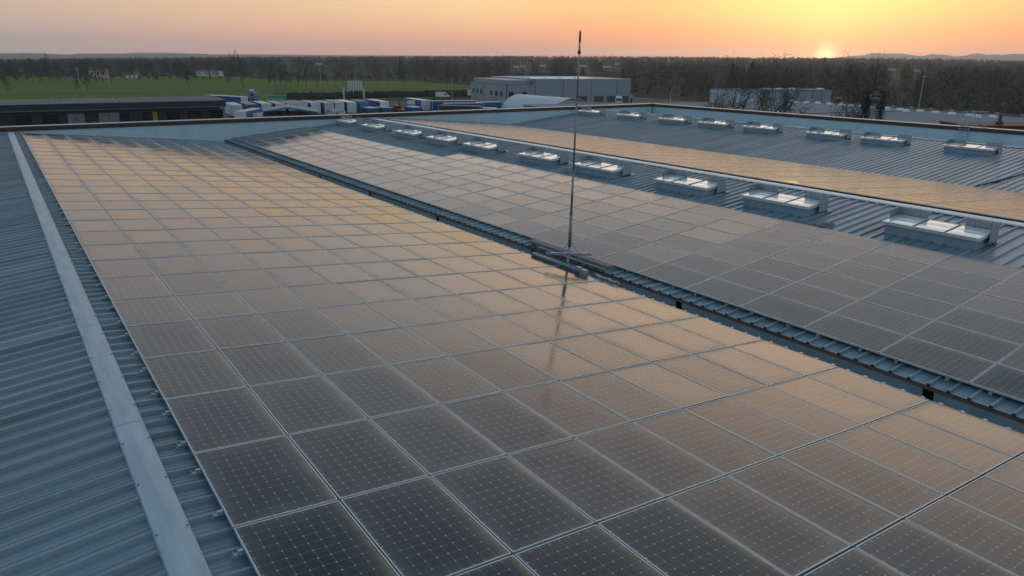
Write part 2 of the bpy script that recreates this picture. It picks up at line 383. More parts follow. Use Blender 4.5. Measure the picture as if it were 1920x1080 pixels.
# the valley gutter between the first two slopes
zg = z_of1(XV1a)
b = MB(); b.box(XV1a - .25, XV1b + .3, YN, YW, zg - .34, zg - .30); b.box(XV1a - .30, XV1a - .26, YN, YW, zg - .34, zg - .02)
b.build('gutter', M['gutter'], bld)
b = MB(); b.box(XV1b + .2, XV1b + .24, YN, YW, zg - .30, zg + .02); b.build('gutter_back', M['dark'], bld)
b = MB(); y = -11.7
while y < YW - .5:
    y1 = min(y + 5.55, YW - .05)
    b.hexa([(XV1b + .06, y, zg - .30), (XV1b + .09, y, zg - .30), (XV1b + .09, y1, zg - .30), (XV1b + .06, y1, zg - .30), (XV1b + .0, y, zg + .03), (XV1b + .03, y, zg + .03), (XV1b + .03, y1, zg + .03), (XV1b + .0, y1, zg + .03)])
    y += 5.75
b.build('gutter_upstand', M['upstand'], bld)
ze = z_of2(XV1b)
b = MB(); b.box(XV1b - .035, XV1b - .003, YN, YW - .02, ze - .055, ze + .002); b.build('eaves_strip', M['rust'], bld)
b = MB(); y = YN
while y < YW - .4:
    b.box(XV1b - .03, XV1b + .012, y + .272, y + .316, ze + .0105, ze + .046); y += PITCH
b.box(XV1b - .028, XV1b - .004, YN, YW - .03, ze + .003, ze + .010)
b.build('rib_end_closer', M['dark'], bld)
# right valley gutter (third slope to fourth)
b = MB(); b.box(XV3 - .099, XV3 + .099, YN, YW, z_of3(XV3 - .1) - .2, z_of3(XV3 - .1) - .15); b.build('gutter', M['gutter'], bld)
# parapets
COPZ = .20
def sheet_wall(axis, c, a0, a1, z0, z1, sgn, pitch=.25):
    """ribbed inner sheet of a parapet"""
    b = MB(); pts = []; a = a0
    while a < a1 - pitch:
        pts += [(a, 0), (a + pitch * .62, 0), (a + pitch * .70, .028), (a + pitch * .92, .028)]; a += pitch
    pts.append((a1, 0)); n = len(pts)
    for z in (z0, z1):
        for q, h in pts: b.v.append((q, c + sgn * h, z) if axis == 'x' else (c + sgn * h, q, z))
    for i in range(n - 1): b.f.append((i, i + 1, n + i + 1, n + i))
    return b.build('parapet_sheet', M['wall'], bld)
sheet_wall('x', YW, XR1 - 15, XW, -2.2, COPZ, -1, .25)
sheet_wall('y', XW, YN, YW - .03, -2.0, COPZ, -1, .333)
b = MB(); b.box(XR1 - 15, XW + .3, YW + .004, YW + .28, GZ, COPZ - .002); b.build('wall', M['wall'], bld)
b = MB(); b.box(XW + .004, XW + .28, YN, YW, GZ, COPZ - .002); b.build('wall', M['wall'], bld)
b = MB(); b.box(XR1 - 15.2, XR1 - 15.004, YN, YW + .28, GZ, COPZ - 1.7); b.build('wall', M['wall'], bld)
b = MB(); b.box(XR1 - 15.2, XW + .28, YN - .2, YN - .004, GZ, -1.7); b.build('wall', M['wall'], bld)
b = MB()
b.box(XR1 - 15, XW - .07, YW - .07, YW - .04, COPZ - .20, COPZ + .04); b.box(XW - .07, XW - .04, YN, YW - .04, COPZ - .20, COPZ + .04)
b.build('coping', M['coping'], bld)
b = MB()
b.hexa([(XR1 - 15, YW - .075, COPZ + .041), (XW - .04, YW - .075, COPZ + .041), (XW - .04, YW + .33, COPZ + .041), (XR1 - 15, YW + .33, COPZ + .041),
        (XR1 - 15, YW - .075, COPZ + .055), (XW - .04, YW - .075, COPZ + .055), (XW - .04, YW + .33, COPZ + .09), (XR1 - 15, YW + .33, COPZ + .09)])
b.hexa([(XW - .075, YN, COPZ + .041), (XW + .33, YN, COPZ + .041), (XW + .33, YW - .08, COPZ + .041), (XW - .075, YW - .08, COPZ + .041),
        (XW - .075, YN, COPZ + .055), (XW + .33, YN, COPZ + .09), (XW + .33, YW - .08, COPZ + .09), (XW - .075, YW - .08, COPZ + .055)])
b.box(XW - .039, XW + .33, YW - .079, YW + .33, COPZ + .041, COPZ + .09)
b.build('coping_top', M['copetop'], bld)
b = MB(); b.box(XW - .06, XW - .03, YW - .06, YW - .03, -2, COPZ - .2); b.build('corner_joint', M['dark'], bld)
# dark seam across the fourth slope, with loose foam strips
b = MB(); rr = random.Random(3)
p0 = Vector((33.9, 2.9)); p1 = Vector((44.0, 1.4)); n = 34
for i in range(n):
    q = p0.lerp(p1, i / n); l = .2 + .12 * rr.random(); x = q.x; y = q.y + (rr.random() - .5) * .06
    b.hexa([(x, y - .03, z_of4(x) + .03), (x + l, y - .05, z_of4(x + l) + .03), (x + l, y + .02, z_of4(x + l) + .03), (x, y + .04, z_of4(x) + .03), (x, y - .03, z_of4(x) + .085), (x + l, y - .05, z_of4(x + l) + .08), (x + l, y + .02, z_of4(x + l) + .08), (x, y + .04, z_of4(x) + .085)])
b.build('sheet_joint', M['dark'], bld)
# an overlap seam of the second slope, above the panels
b = MB(); y = -12.
while y < 12:
    x = 18.35; b.box(x - .008, x + .008, y, y + .25, z_of2(x) + .001, z_of2(x) + .012); y += PITCH
b.build('sheet_overlap', M['dark'], bld)

# ------------------------------------------------------------------ solar panels
def panel_meshes():
    f = MB(); hx, hy, w, d = PW / 2, PL / 2, .0115, .035
    f.box(-hx, hx, -hy, -hy + w, -d, 0); f.box(-hx, hx, hy - w, hy, -d, 0)
    f.box(-hx, -hx + w, -hy + w, hy - w, -d, -.0004); f.box(hx - w, hx, -hy + w, hy - w, -d, -.0004)
    me = bpy.data.meshes.new('frame'); me.from_pydata(f.v, [], f.f); me.materials.append(M['alu'])
    gl = []
    for var, (sag, tw, gx, gy) in enumerate(((.0022, .0006, 0, 0), (.0030, -.001, .0014, -.001), (.0012, .0012, -.0016, .0012), (.0016, -.0005, .0010, .0022), (.0026, .0004, -.0012, -.0020), (.0018, 0, .002, .0006), (.001, .0008, -.0022, 0), (.002, -.0008, 0, -.0022), (.0003, 0, 0, 0))):
        n = 6; v = []; fc = []; uv = []
        for j in range(n + 1):
            for i in range(n + 1):
                a, bb = i / n, j / n; x = -hx + w * .9 + a * (PW - 1.8 * w); y = -hy + w * .9 + bb * (PL - 1.8 * w)
                z = -.0062 - sag * (math.sin(math.pi * a) * math.sin(math.pi * bb)) + tw * (a - .5) * (bb - .5) * 2 + gx * (a - .5) * 2 + gy * (bb - .5) * 2
                v.append((x, y, z)); uv.append((a, bb))
        for j in range(n):
            for i in range(n):
                q = j * (n + 1) + i; fc.append((q, q + 1, q + n + 2, q + n + 1))
        g = bpy.data.meshes.new('glass'); g.from_pydata(v, [], fc); g.materials.append(M['glassdusty_skytint' if var == 8 else 'glass']); g.shade_smooth()
        ul = g.uv_layers.new(name='UVMap')
        for lp in g.loops: ul.data[lp.index].uv = uv[lp.vertex_index]
        gl.append((g, v, fc, uv))
    return me, f, gl
FR, FRB, GL = panel_meshes()
cl = MB(); cl.box(-.10, .0, -.025, .025, -.05, -.045); cl.box(-.10, -.095, -.03, .03, -.095, -.03); cl.box(-.06, -.01, -.018, .018, -.045, -.012); cl.box(-.115, -.1, -.012, .012, -.08, -.06)
CLL = bpy.data.meshes.new('clamp'); CLL.from_pydata(cl.v, [], cl.f); CLL.materials.append(M['galv'])
cl = MB(); cl.box(.0, .075, -.022, .022, -.045, -.03); cl.box(.05, .09, -.026, .026, -.045, -.008)
CLR = bpy.data.meshes.new('clamp'); CLR.from_pydata(cl.v, [], cl.f); CLR.materials.append(M['alu'])

rp = random.Random(11)
ROWP = 1.608
cand = []     # (area, matrix, array, col, row, has)
def add_array(arr, ncol, x0, zf, sgn, rows, y0, rowp, skip=lambda c, j: False, A=A):
    """x0: the edge where column 1 starts (along +x), zf: panel-top height at x, sgn: -1 falls to +x, +1 rises"""
    for c in range(ncol):
        for j in rows:
            if skip(c, j): continue
            u = (c + .5) * 1.066 * math.cos(A); x = x0 + u; y = y0 + (j + .5) * rowp
            tx, ty = rp.gauss(0, .0016), rp.gauss(0, .0016)
            if arr == 3: tx *= .25; ty *= .3
            z = zf(x) + rp.uniform(-.0012, .0012)
            rot = Matrix.Rotation(-sgn * A + ty, 4, 'Y') @ Matrix.Rotation(tx, 4, 'X')
            mw = Matrix.Translation((x, y, z)) @ rot
            P = [pix(mw @ Vector((a * PW / 2, b * PL / 2, 0))) for a, b in ((-1, -1), (1, -1), (1, 1), (-1, 1))]
            area = 0
            if all(P):
                clipd = [(min(1920, max(0, p[0])), min(1080, max(0, p[1]))) for p in P]
                area = abs(sum(clipd[i][0] * clipd[(i + 1) % 4][1] - clipd[(i + 1) % 4][0] * clipd[i][1] for i in range(4))) / 2
            cand.append((area, mw, arr, c, j))
add_array(1, 10, .0, lambda x: -T * x, -1, range(-7, 24), .02, ROWP)
add_array(2, 6, 11.74, lambda x: .03 - T * (XR2 - x), 1, range(-3, 28), -4.93, 1.592, lambda c, j: c == 5 and j >= 16)
add_array(3, 10, 22.62, lambda x: .03 - math.tan(R(4.35)) * (x - XR2), -1, range(-5, 25), -.4, 1.602, lambda c, j: False, R(4.35))
cand.sort(key=lambda t: -t[0])
ind, rest = cand[:300], [c for c in cand[300:] if c[0] > 0]
order = {}
for a, mw, arr, c, j in ind: order.setdefault((arr, c), []).append(j)
PLACE = {1: ('near array', 'the ridge cap'), 2: ('array below the skylights', 'the gutter'), 3: ('strip behind the skylights', 'the second ridge')}
proto = {}
def make_panel(arr, edge, gi):
    key = (arr, edge, gi)
    if key in proto: return copy_tree(proto[key])
    t = thing('solar_panel', '', 'solar panel')
    link('frame', FR, t); link('glass', GL[gi][0], t)
    if edge == 'left':
        for dy in (-.45, .45): link('clamp', CLL, t, (-PW / 2, dy, 0))
    if edge == 'right':
        for dy in (-.66, -.33, 0, .33, .66): link('clamp', CLR, t, (PW / 2, dy, 0))
    if edge == 'low':
        for dy in (-.45, .45): link('clamp', CLL, t, (-PW / 2 + .06, dy, 0))
    proto[key] = t
    return t
for k, (a, mw, arr, c, j) in enumerate(ind):
    edge = 'left' if arr == 1 and c == 0 else 'right' if arr == 1 and c == 9 else 'low' if arr == 2 and c == 0 else 'none'
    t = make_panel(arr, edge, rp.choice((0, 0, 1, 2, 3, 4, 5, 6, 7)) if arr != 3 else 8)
    t.matrix_world = mw
    row = sorted(order[(arr, c)]).index(j) + 1
    where, ref = PLACE[arr]
    t['label'] = '%s panel from the near end, %s column from %s%s' % (ORD[row], ORD[c + 1], ref, ', near array' if arr == 1 else '')
    t['group'] = 'solar panels of the ' + where
# the farther panels of the same kind, as one object
b = MB(); uvs = []; mi = []
for a, mw, arr, c, j in rest:
    n = len(b.v); b.v += [tuple(mw @ Vector(q)) for q in FRB.v]; b.f += [tuple(n + i for i in f) for f in FRB.f]; mi += [0] * len(FRB.f)
    for f in FRB.f: uvs += [(0, 0)] * 4
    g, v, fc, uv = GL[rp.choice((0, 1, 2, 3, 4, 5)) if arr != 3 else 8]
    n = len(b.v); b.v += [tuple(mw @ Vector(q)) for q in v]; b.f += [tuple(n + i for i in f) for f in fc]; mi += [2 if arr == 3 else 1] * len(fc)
    for f in fc: uvs += [uv[i] for i in f]
o = b.build('solar_panels', [M['alu'], M['glass'], M['glassdusty_skytint']])
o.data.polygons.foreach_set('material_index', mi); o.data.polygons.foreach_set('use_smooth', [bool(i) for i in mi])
ul = o.data.uv_layers.new(name='UVMap'); ul.data.foreach_set('uv', [q for t in uvs for q in t])
tag(o, 'far rows of solar panels on the roof, shrinking towards the far parapet', 'solar panels', None, 'stuff')

# ------------------------------------------------------------------ skylights
def make_skylight():
    t = thing('roof_skylight', '', 'skylight')
    LY, LX, H = 1.275, .94, .38
    b = MB(); b.box(.06, LX - .06, -LY + .08, LY - .08, -.12, H - .075); b.box(.045, LX - .045, -LY + .065, LY - .065, H - .14, H - .10); b.build('curb', M['curb'], t)
    b = MB()
    b.box(0, .025, -LY, LY, H - .09, H); b.box(LX - .025, LX, -LY, LY, H - .09, H); b.box(.025, LX - .025, -LY, -LY + .025, H - .09, H - .0005); b.box(.025, LX - .025, LY - .025, LY, H - .09, H - .0005)
    b.build('lid_rim', M['lidrim'], t)
    wy = (2 * LY - .05) / 3
    for i in range(3):
        for kx in range(2):
            b = MB(); x0 = .025 + kx * (LX - .05) / 2; x1 = x0 + (LX - .05) / 2; y0 = -LY + .025 + i * wy; y1 = y0 + wy
            n = 4; base = len(b.v)
            for q in range(n + 1):
                for p in range(n + 1):
                    b.v.append((x0 + .006 + (x1 - x0 - .012) * p / n, y0 + .006 + (y1 - y0 - .012) * q / n, H - .008 + .012 * math.sin(math.pi * p / n) * math.sin(math.pi * q / n)))
            for q in range(n):
                for p in range(n): a = q * (n + 1) + p; b.f.append((a, a + 1, a + n + 2, a + n + 1))
            b.build('pane', M['lid'], t, True)
    b = MB()
    for i in (1, 2): b.box(.026, LX - .026, -LY + .025 + i * wy - .012, -LY + .025 + i * wy + .012, H - .03, H + .012)
    b.box(.026, LX - .026, -LY + .026, LY - .026, H - .03, H - .022); b.build('glazing_bar', M['seam'], t)
    for s in (-1, 1):      # wind deflector plates round the two upper corners
        b = MB(); hh = H + .19
        ya, yb = (s * (LY + .05), s * (LY - .78))
        b.box(LX + .055, LX + .063, min(ya, yb), max(ya, yb), .02, hh)
        b.box(LX - .42, LX + .055, min(s * (LY + .05), s * (LY + .042)), max(s * (LY + .05), s * (LY + .042)), .10, hh)
        for yy in (s * (LY - .15), s * (LY - .55)): b.box(LX + .03, LX + .055, yy - .015, yy + .015, H - .2, hh - .03)
        b.build('wind_deflector', M['galv'], t)
    # foot flashing with a dark shadow groove
    b = MB(); b.box(LX - .03, LX + .30, -LY - .10, LY + .10, .046, .052); b.build('back_flashing', M['curb'], t)
    b = MB()
    for y in (-.85, -.3, .3, .85):
        b = MB(); b.box(-.006, -.0005, y - .02, y + .02, H - .06, H - .03); b.build('lid_catch', M['galv'], t)
    return t
sk0 = make_skylight()
S2 = [-2.27, 2.59, 6.57, 11.38, 15.42, 20.43, 24.41, 28.44, 33.4, 37.9]
S4 = [2.35, 6.3, 11.1, 14.8, 19.7, 23.7, 27.7, 32.5, 37.4]
first = True
for row, ys in ((2, S2), (4, S4)):
    for i, y in enumerate(ys):
        t = sk0 if first else copy_tree(sk0); first = False
        x = 18.98 if row == 2 else 41.6
        t.location = (x, y, (z_of2 if row == 2 else z_of4)(x)); t.rotation_euler = (0, -A, random.uniform(-.006, .006))
        if row == 2:
            t['label'] = '%s skylight from the near end of the row above the solar panels' % ORD[i + 1]; t['group'] = 'skylights in the row above the solar panels'
        else:
            t['label'] = '%s skylight from the right in the far row below the parapet wall' % ORD[i + 1]; t['group'] = 'skylights in the far row below the parapet'
# small litter and anchor things on the roof
def cone_block(x, y, z, s, name, label):
    b = MB(); k = random.Random(int(x * 10))
    for i in range(5):
        dx, dy = k.uniform(-.25, .25) * s, k.uniform(-.3, .3) * s; r = k.uniform(.05, .12) * s
        b.hexa([(x + dx - r, y + dy - r, z), (x + dx + r, y + dy - r * .8, z), (x + dx + r * .9, y + dy + r, z), (x + dx - r, y + dy + r * .9, z), (x + dx - r * .6, y + dy - r * .5, z + r * .9), (x + dx + r * .5, y + dy - r * .6, z + r * .8), (x + dx + r * .6, y + dy + r * .5, z + r * .7), (x + dx - r * .5, y + dy + r * .6, z + r)])
    tag(b.build(name, M['tray']), label, 'debris')
cone_block(18.6, .55, z_of2(18.6) + .04, 1., 'roof_debris', 'small grey debris on the ribs between the two nearest skylights')
cone_block(18.3, .95, z_of2(18.3) + .04, .8, 'roof_debris', 'loose lump lying at the upper edge of the panels')

# ------------------------------------------------------------------ the lightning mast in the gutter
mz = -.95; mx, my = 10.85, 3.15
ms = thing('lightning_mast', 'tall thin steel mast with a dark tip rising from the roof gutter', 'mast', (mx, my, mz))
lean = Vector((.010, -.008, 1))
def mp(h): return lean * h
b = MB(); b.tube([mp(.42), mp(1.35)], .042, 12); b.tube([mp(.80), mp(.83)], .056, 12); b.tube([mp(1.33), mp(1.37)], .05, 12); b.build('lower_tube', M['galvdark'], ms, True)
b = MB(); b.tube([mp(1.35), mp(2.45)], .029, 10); b.tube([mp(2.44), mp(2.48)], .036, 10); b.tube([mp(2.46), mp(4.3)], .024, 10); b.tube([mp(4.28), mp(4.31)], .03, 10); b.tube([mp(4.3), mp(5.38)], .017, 10); b.build('upper_tube', M['steelpole'], ms, True)
b = MB(); b.tube([mp(5.34), mp(5.37), mp(5.45), mp(5.46)], [.02, .044, .026, .02], 12); b.tube([mp(5.46), mp(5.62)], .026, 12); b.build('tip_body', M['offwhite'], ms, True)
b = MB(); b.tube([mp(5.36), mp(5.365), mp(5.45)], [.038, .047, .029], 12); b.tube([mp(5.62), mp(5.72), mp(5.86), mp(5.90)], [.026, .029, .024, .010], 12); b.build('tip_cap', M['coping'], ms, True)
b = MB(); b.tube([(-.06, -.03, .02), mp(.45)], .03, 8); b.box(-.09, -.03, -.06, 0, -.12, .03); b.tube([(.02, .06, .0), mp(.5)], .02, 6); b.build('foot_bracket', M['galv'], ms)
b = MB()
d = Vector((.80, -.60, 0)); n_ = Vector((.60, .80, 0))
for s0, s1 in ((-.62, .62),):
    p, q = d * s0, d * s1
    b.hexa([p - n_ * .03 + Vector((0, 0, .20)), q - n_ * .03 + Vector((0, 0, .20)), q + n_ * .03 + Vector((0, 0, .20)), p + n_ * .03 + Vector((0, 0, .20)),
            p - n_ * .03 + Vector((0, 0, .26)), q - n_ * .03 + Vector((0, 0, .26)), q + n_ * .03 + Vector((0, 0, .26)), p + n_ * .03 + Vector((0, 0, .26))])
b.build('cross_arm', M['galv'], ms)
b = MB(); b.tube([mp(.62), d * -.22 + Vector((0, 0, .25))], .011, 6); b.tube([mp(.62), d * .25 + Vector((0, 0, .25))], .011, 6); b.tube([mp(.62), n_ * .5 + Vector((0, 0, .1))], .011, 6); b.build('brace', M['galvdark'], ms)
for s_ in (-.55, -.3, .3, .55):
    b = MB(); p = d * s_; b.tube([p + Vector((0, 0, .18)), p + Vector((0, 0, .30))], .012, 6); b.build('bolt', M['galvdark'], ms)
du = thing('cable_duct', 'round grey duct lying along the gutter at the foot of the mast', 'duct', (10.62, 3.3, -.98))
b = MB(); b.tube([(0, 1.15, 0), (0, -.95, 0)], .055, 12); b.tube([(0, .25, 0), (0, .22, 0)], .06, 12); b.build('tube', M['galvdark'], du, True)
b = MB(); b.box(-.06, .07, -1.13, -.95, -.06, .07); b.box(-.03, .08, -.9, -.72, .052, .085); b.build('end_box', M['galv'], du)
tr = thing('cable_tray', 'grey covered tray along the lower edge of the panels beside the mast', 'tray', (11.58, 4.0, z_of2(11.58)))
b = MB(); b.box(-.13, .13, -1.75, 1.75, .05, .13); b.build('tray_body', M['tray'], tr)
b = MB(); b.box(-.14, .14, -1.76, 1.76, .131, .142); b.build('tray_cover', M['greyside'], tr)
b = MB(); b.box(-.19, -.175, -1.7, 1.2, .04, .075); b.build('edge_strip', M['offwhite'], tr)
b = MB(); rr = random.Random(5); pts = [Vector((0, -.9 * i / 11 + .02, .03 * math.sin(i * 2.1))) + Vector((.03 * math.sin(i * 1.3), 0, 0)) for i in range(12)]
b.tube(pts, .012, 6); b.tube([p + Vector((.05, .05, .01 * math.cos(i))) for i, p in enumerate(pts)], .010, 6)
for i in range(9): p = pts[i + 1]; b.box(p.x - .03, p.x + .03, p.y - .03, p.y + .02, -.04, .03)
tag(b.build('cable_bundle', M['galv'], None, False, (10.72, 1.95, -1.0)), 'tangled grey cables in the gutter in front of the mast foot', 'cables')

# ------------------------------------------------------------------ caged ladder on the right parapet
ld = thing('access_ladder', 'galvanised access ladder with guard frame hooked over the right parapet wall', 'ladder', (XW, 10.98, z_of5(XW)))
h0 = -z_of5(XW)
for yy in (-.28, .28):
    b = MB(); b.tube([(-.2, yy, .05), (-.2, yy, h0 + .24), (-.2, yy, h0 + 1.28)], .021, 8); b.build('rail', M['galv'], ld)
for i in range(4):
    b = MB(); z = .2 + i * .25; b.tube([(-.2, -.28, z), (-.2, .28, z)], .014, 6); b.build('rung', M['galv'], ld)
b = MB()
for yy in (-.28, .28): b.tube([(.35, yy, h0 + .1), (.35, yy, h0 + 1.28)], .021, 8); b.tube([(-.2, yy, h0 + 1.26), (.35, yy, h0 + 1.26)], .021, 8); b.tube([(-.2, yy, h0 + .75), (.35, yy, h0 + .75)], .016, 6)
b.tube([(-.2, .28, h0 + .28), (-.2, -.28, h0 + .28)], .018, 6); b.tube([(-.3, .36, h0 + .12), (-.3, -.36, h0 + .12)], .022, 6)
b.build('guard_frame', M['galv'], ld)
b = MB()
for xx, yy in ((.35, -.9), (.75, -.9), (.75, -.35)): b.tube([(xx, yy, h0 + .1), (xx, yy, h0 + 1.3)], .019, 6)
b.tube([(.35, -.28, h0 + 1.28), (.35, -.9, h0 + 1.28), (.75, -.9, h0 + 1.28), (.75, -.35, h0 + 1.28), (.35, .28, h0 + 1.28)], .019, 6)
for q in range(3): b.box(.40 + q * .12, .44 + q * .12, -.95, -.92, h0 + .1, h0 + .5)
b.build('platform_rail', M['galv'], ld)

# ================================================================== beyond the roof
def pix_dir(px): return (RIGHT * ((px - 960) / FPX) + DOWN * ((110 - 540) / FPX) + FWD)
def hor(px): return 101.6 + px * (123.0 - 101.6) / 1920
# ---- terrain: flat yard and fields near by, gently dropping on the left and rising on the right farther off
YT = [(-900, 108), (0, 107.5), (240, 106.5), (480, 105), (720, 104.5), (960, 104), (1200, 105), (1440, 107.5), (1600, 108.5), (1760, 111), (1920, 115), (2800, 121)]
def interp(t, x):
    if x <= t[0][0]: return t[0][1]
    for (a, b), (c, d) in zip(t, t[1:]):
        if x <= c: return b + (d - b) * (x - a) / (c - a)
    return t[-1][1]
def az_px(x, y):
    """the bearing of a ground point, measured as a place along the horizon"""
    v = Vector((x - CAM.x, y - CAM.y, 0)); f = Vector((FWD.x, FWD.y, 0)).normalized(); r = Vector((f.y, -f.x, 0))
    d = v.dot(f); q = v.dot(r)
    if d < .05 * v.length: return 2800 if q > 0 else -900
    return max(-900, min(2800, 960 + q / d * FPX / .98))
def ground_z(x, y):
    d = math.hypot(x - CAM.x, y - CAM.y); p = az_px(x, y)
    rise = (hor(p) - interp(YT, p)) / FPX * 2600 + CAM.z - 17.5       # ground level 2.6 km out
    k = min(1, max(0, (d - 520) / 2000)); k = k * k * (3 - 2 * k) if d < 2520 else 1
    return GZ + (rise - GZ) * k
b = MB(); NA = 120; radii = [0, 30, 60, 100, 150, 220, 320, 420, 520, 650, 800, 1000, 1250, 1600, 2000, 2500, 3200, 4200, 6000, 9000]
b.v.append((0, 0, GZ))
for r in radii[1:]:
    for i in range(NA):
        a = 2 * math.pi * i / NA; x, y = r * math.cos(a), r * math.sin(a)
        b.v.append((x, y, (ground_z(x, y) if r <= 3200 else ground_z(3200 * math.cos(a), 3200 * math.sin(a)) - (r - 3200) * .004)))
for i in range(NA): b.f.append((0, 1 + i, 1 + (i + 1) % NA))
for k in range(len(radii) - 2):
    for i in range(NA):
        a, c = 1 + k * NA + i, 1 + k * NA + (i + 1) % NA; b.f.append((a, a + NA, c + NA, c))
tag(b.build('ground', M['floor'], None, True), 'brown woodland floor and rough ground round the warehouse', 'ground', None, 'structure')
b = MB(); b.quad((-320, 263, GZ + .010), (150, 262, GZ + .010), (236, 300, GZ + .010), (250, 380, GZ + .010)); b.quad((-320, 263, GZ + .010), (250, 380, GZ + .010), (262, 640, GZ + .010), (-320, 640, GZ + .010))
tag(b.build('field', M['grass']), 'green meadow beyond the dark office building and the lorry yard', 'field', None, 'structure')
b = MB(); b.quad((-60, 60, GZ + .02), (240, 60, GZ + .02), (240, 236, GZ + .02), (-60, 262, GZ + .02)); tag(b.build('yard', M['asphalt']), 'dark asphalt lorry yard behind the warehouse', 'yard', None, 'structure')
b = MB(); b.quad((60, -80, GZ + .016), (260, -80, GZ + .016), (260, 59.9, GZ + .016), (60, 59.9, GZ + .016)); tag(b.build('yard', M['asphalt']), 'dark paved yard beside the flat roofed works', 'yard', None, 'structure')
b = MB(); b.quad((-200, 345, GZ + .014), (240, 352, GZ + .014), (240, 360, GZ + .014), (-200, 353, GZ + .014)); tag(b.build('track', M['scrub']), 'dark ditch line across the field', 'track', None, 'structure')

# ---- far hills
def hill_range(name, label, pts, D, depth, seed):
    k = random.Random(seed); b = MB(); n = len(pts); top = []
    xs = np.linspace(pts[0][0], pts[-1][0], 160)
    for px in xs:
        y = interp(pts, px); d = pix_dir(px); d = d / math.hypot(d.x, d.y)
        z = CAM.z + D * (hor(px) - y) / FPX * .97 + k.uniform(-.04, .04) * D / FPX * 6 * .5
        top.append((CAM.x + d.x * D, CAM.y + d.y * D, z, d))
    for x, y, z, d in top:
        b.v += [(x - d.x * depth, y - d.y * depth, -60), (x - d.x * depth * .45, y - d.y * depth * .45, -60 + (z + 60) * .62), (x, y, z), (x + d.x * depth, y + d.y * depth, -60)]
    for i in range(len(top) - 1):
        for j in range(3): a = i * 4 + j; b.f.append((a, a + 4, a + 5, a + 1))
    tag(b.build(name, M['hill'], None, True), label, 'hills', None, 'structure')
hill_range('far_hills', 'low blue wooded hills on the left horizon', [(-500, 103), (-100, 101), (0, 100.2), (60, 100), (130, 102.5), (150, 101), (230, 101), (260, 99.7), (340, 100.5), (400, 102.5), (480, 102.5), (620, 103.8), (800, 104.6), (1000, 106)], 5200, 900, 1)
hill_range('far_mountains', 'pale jagged mountains on the right horizon beside the sunset', [(1500, 113), (1570, 109.5), (1600, 106.6), (1618, 106.2), (1634, 102), (1655, 103.4), (1690, 104), (1712, 107), (1730, 108.2), (1746, 104.6), (1756, 106), (1770, 106), (1790, 109.4), (1812, 107.6), (1822, 105), (1838, 105), (1848, 107), (1866, 106.2), (1880, 107.4), (1896, 105.6), (1920, 106.6), (1960, 105), (2100, 109), (2400, 112)], 7600, 700, 2)

# ---- woods as masses
def wood(name, label, spots):
    """spots: (x, y, z, h, kind); many thin twig faces spread through every crown"""
    V = []; F = []; MI = []; rg = np.random.default_rng(5)
    for x, y, z, h, kind, n in spots:
        if kind == 'conifer':
            for i in range(max(5, n // 2)):
                t = rg.uniform(.12, 1); r = h * .20 * (1.03 - t); a = rg.uniform(0, 6.28)
                c = np.array([x + math.cos(a) * r * .55, y + math.sin(a) * r * .55, z + h * t])
                s = h * .10 * (1.25 - t) + .35
                o = len(V); V += [tuple(c + [math.cos(a) * s * 1.3, math.sin(a) * s * 1.3, -s * .5]), tuple(c + [-math.sin(a) * s, math.cos(a) * s, -s * .3]), tuple(c + [math.sin(a) * s, -math.cos(a) * s, -s * .3]), tuple(c + [0, 0, s * 1.2])]
                F += [(o, o + 1, o + 3), (o, o + 3, o + 2), (o + 1, o + 2, o + 3)]; MI += [2] * 3
        else:
            w = h * rg.uniform(.26, .36); mi = {'bare': 0, 'grey': 1, 'bud': 3}[kind]
            # trunk
            r = h * .014; o = len(V); a = rg.uniform(0, 3)
            for zz, rr in ((0, r), (h * .62, r * .5)):
                for q in range(3): V.append((x + math.cos(a + q * 2.09) * rr, y + math.sin(a + q * 2.09) * rr, z + zz))
            F += [(o, o + 1, o + 4, o + 3), (o + 1, o + 2, o + 5, o + 4), (o + 2, o, o + 3, o + 5)]; MI += [4] * 3
            for i in range(n):
                u = rg.normal(0, 1, 3); u /= np.linalg.norm(u) + 1e-6; rad = rg.uniform(.25, 1) ** .6
                c = np.array([x + u[0] * w * rad, y + u[1] * w * rad, z + h * (.60 + .40 * u[2] * rad)])
                d = u * .7 + np.array([0, 0, .45]) + rg.normal(0, .35, 3); d /= np.linalg.norm(d)
                e = np.cross(d, rg.normal(0, 1, 3)); e /= np.linalg.norm(e) + 1e-6
                L = h * rg.uniform(.10, .19) * (1.6 if n < 25 else 1); W = L * (.085 if n > 60 else .22 if n > 25 else .38)
                o = len(V); V += [tuple(c - d * L * .5 - e * W), tuple(c - d * L * .5 + e * W), tuple(c + d * L * .6)]; F.append((o, o + 1, o + 2)); MI.append(mi)
    me = bpy.data.meshes.new(name); me.from_pydata(V, [], F)
    for m in ('twig', 'twig2', 'conifer', 'bud', 'bark'): me.materials.append(M[m])
    me.polygons.foreach_set('material_index', MI); me.update()
    return tag(link(name, me), label, 'woodland', None, 'stuff')
rw = random.Random(21)
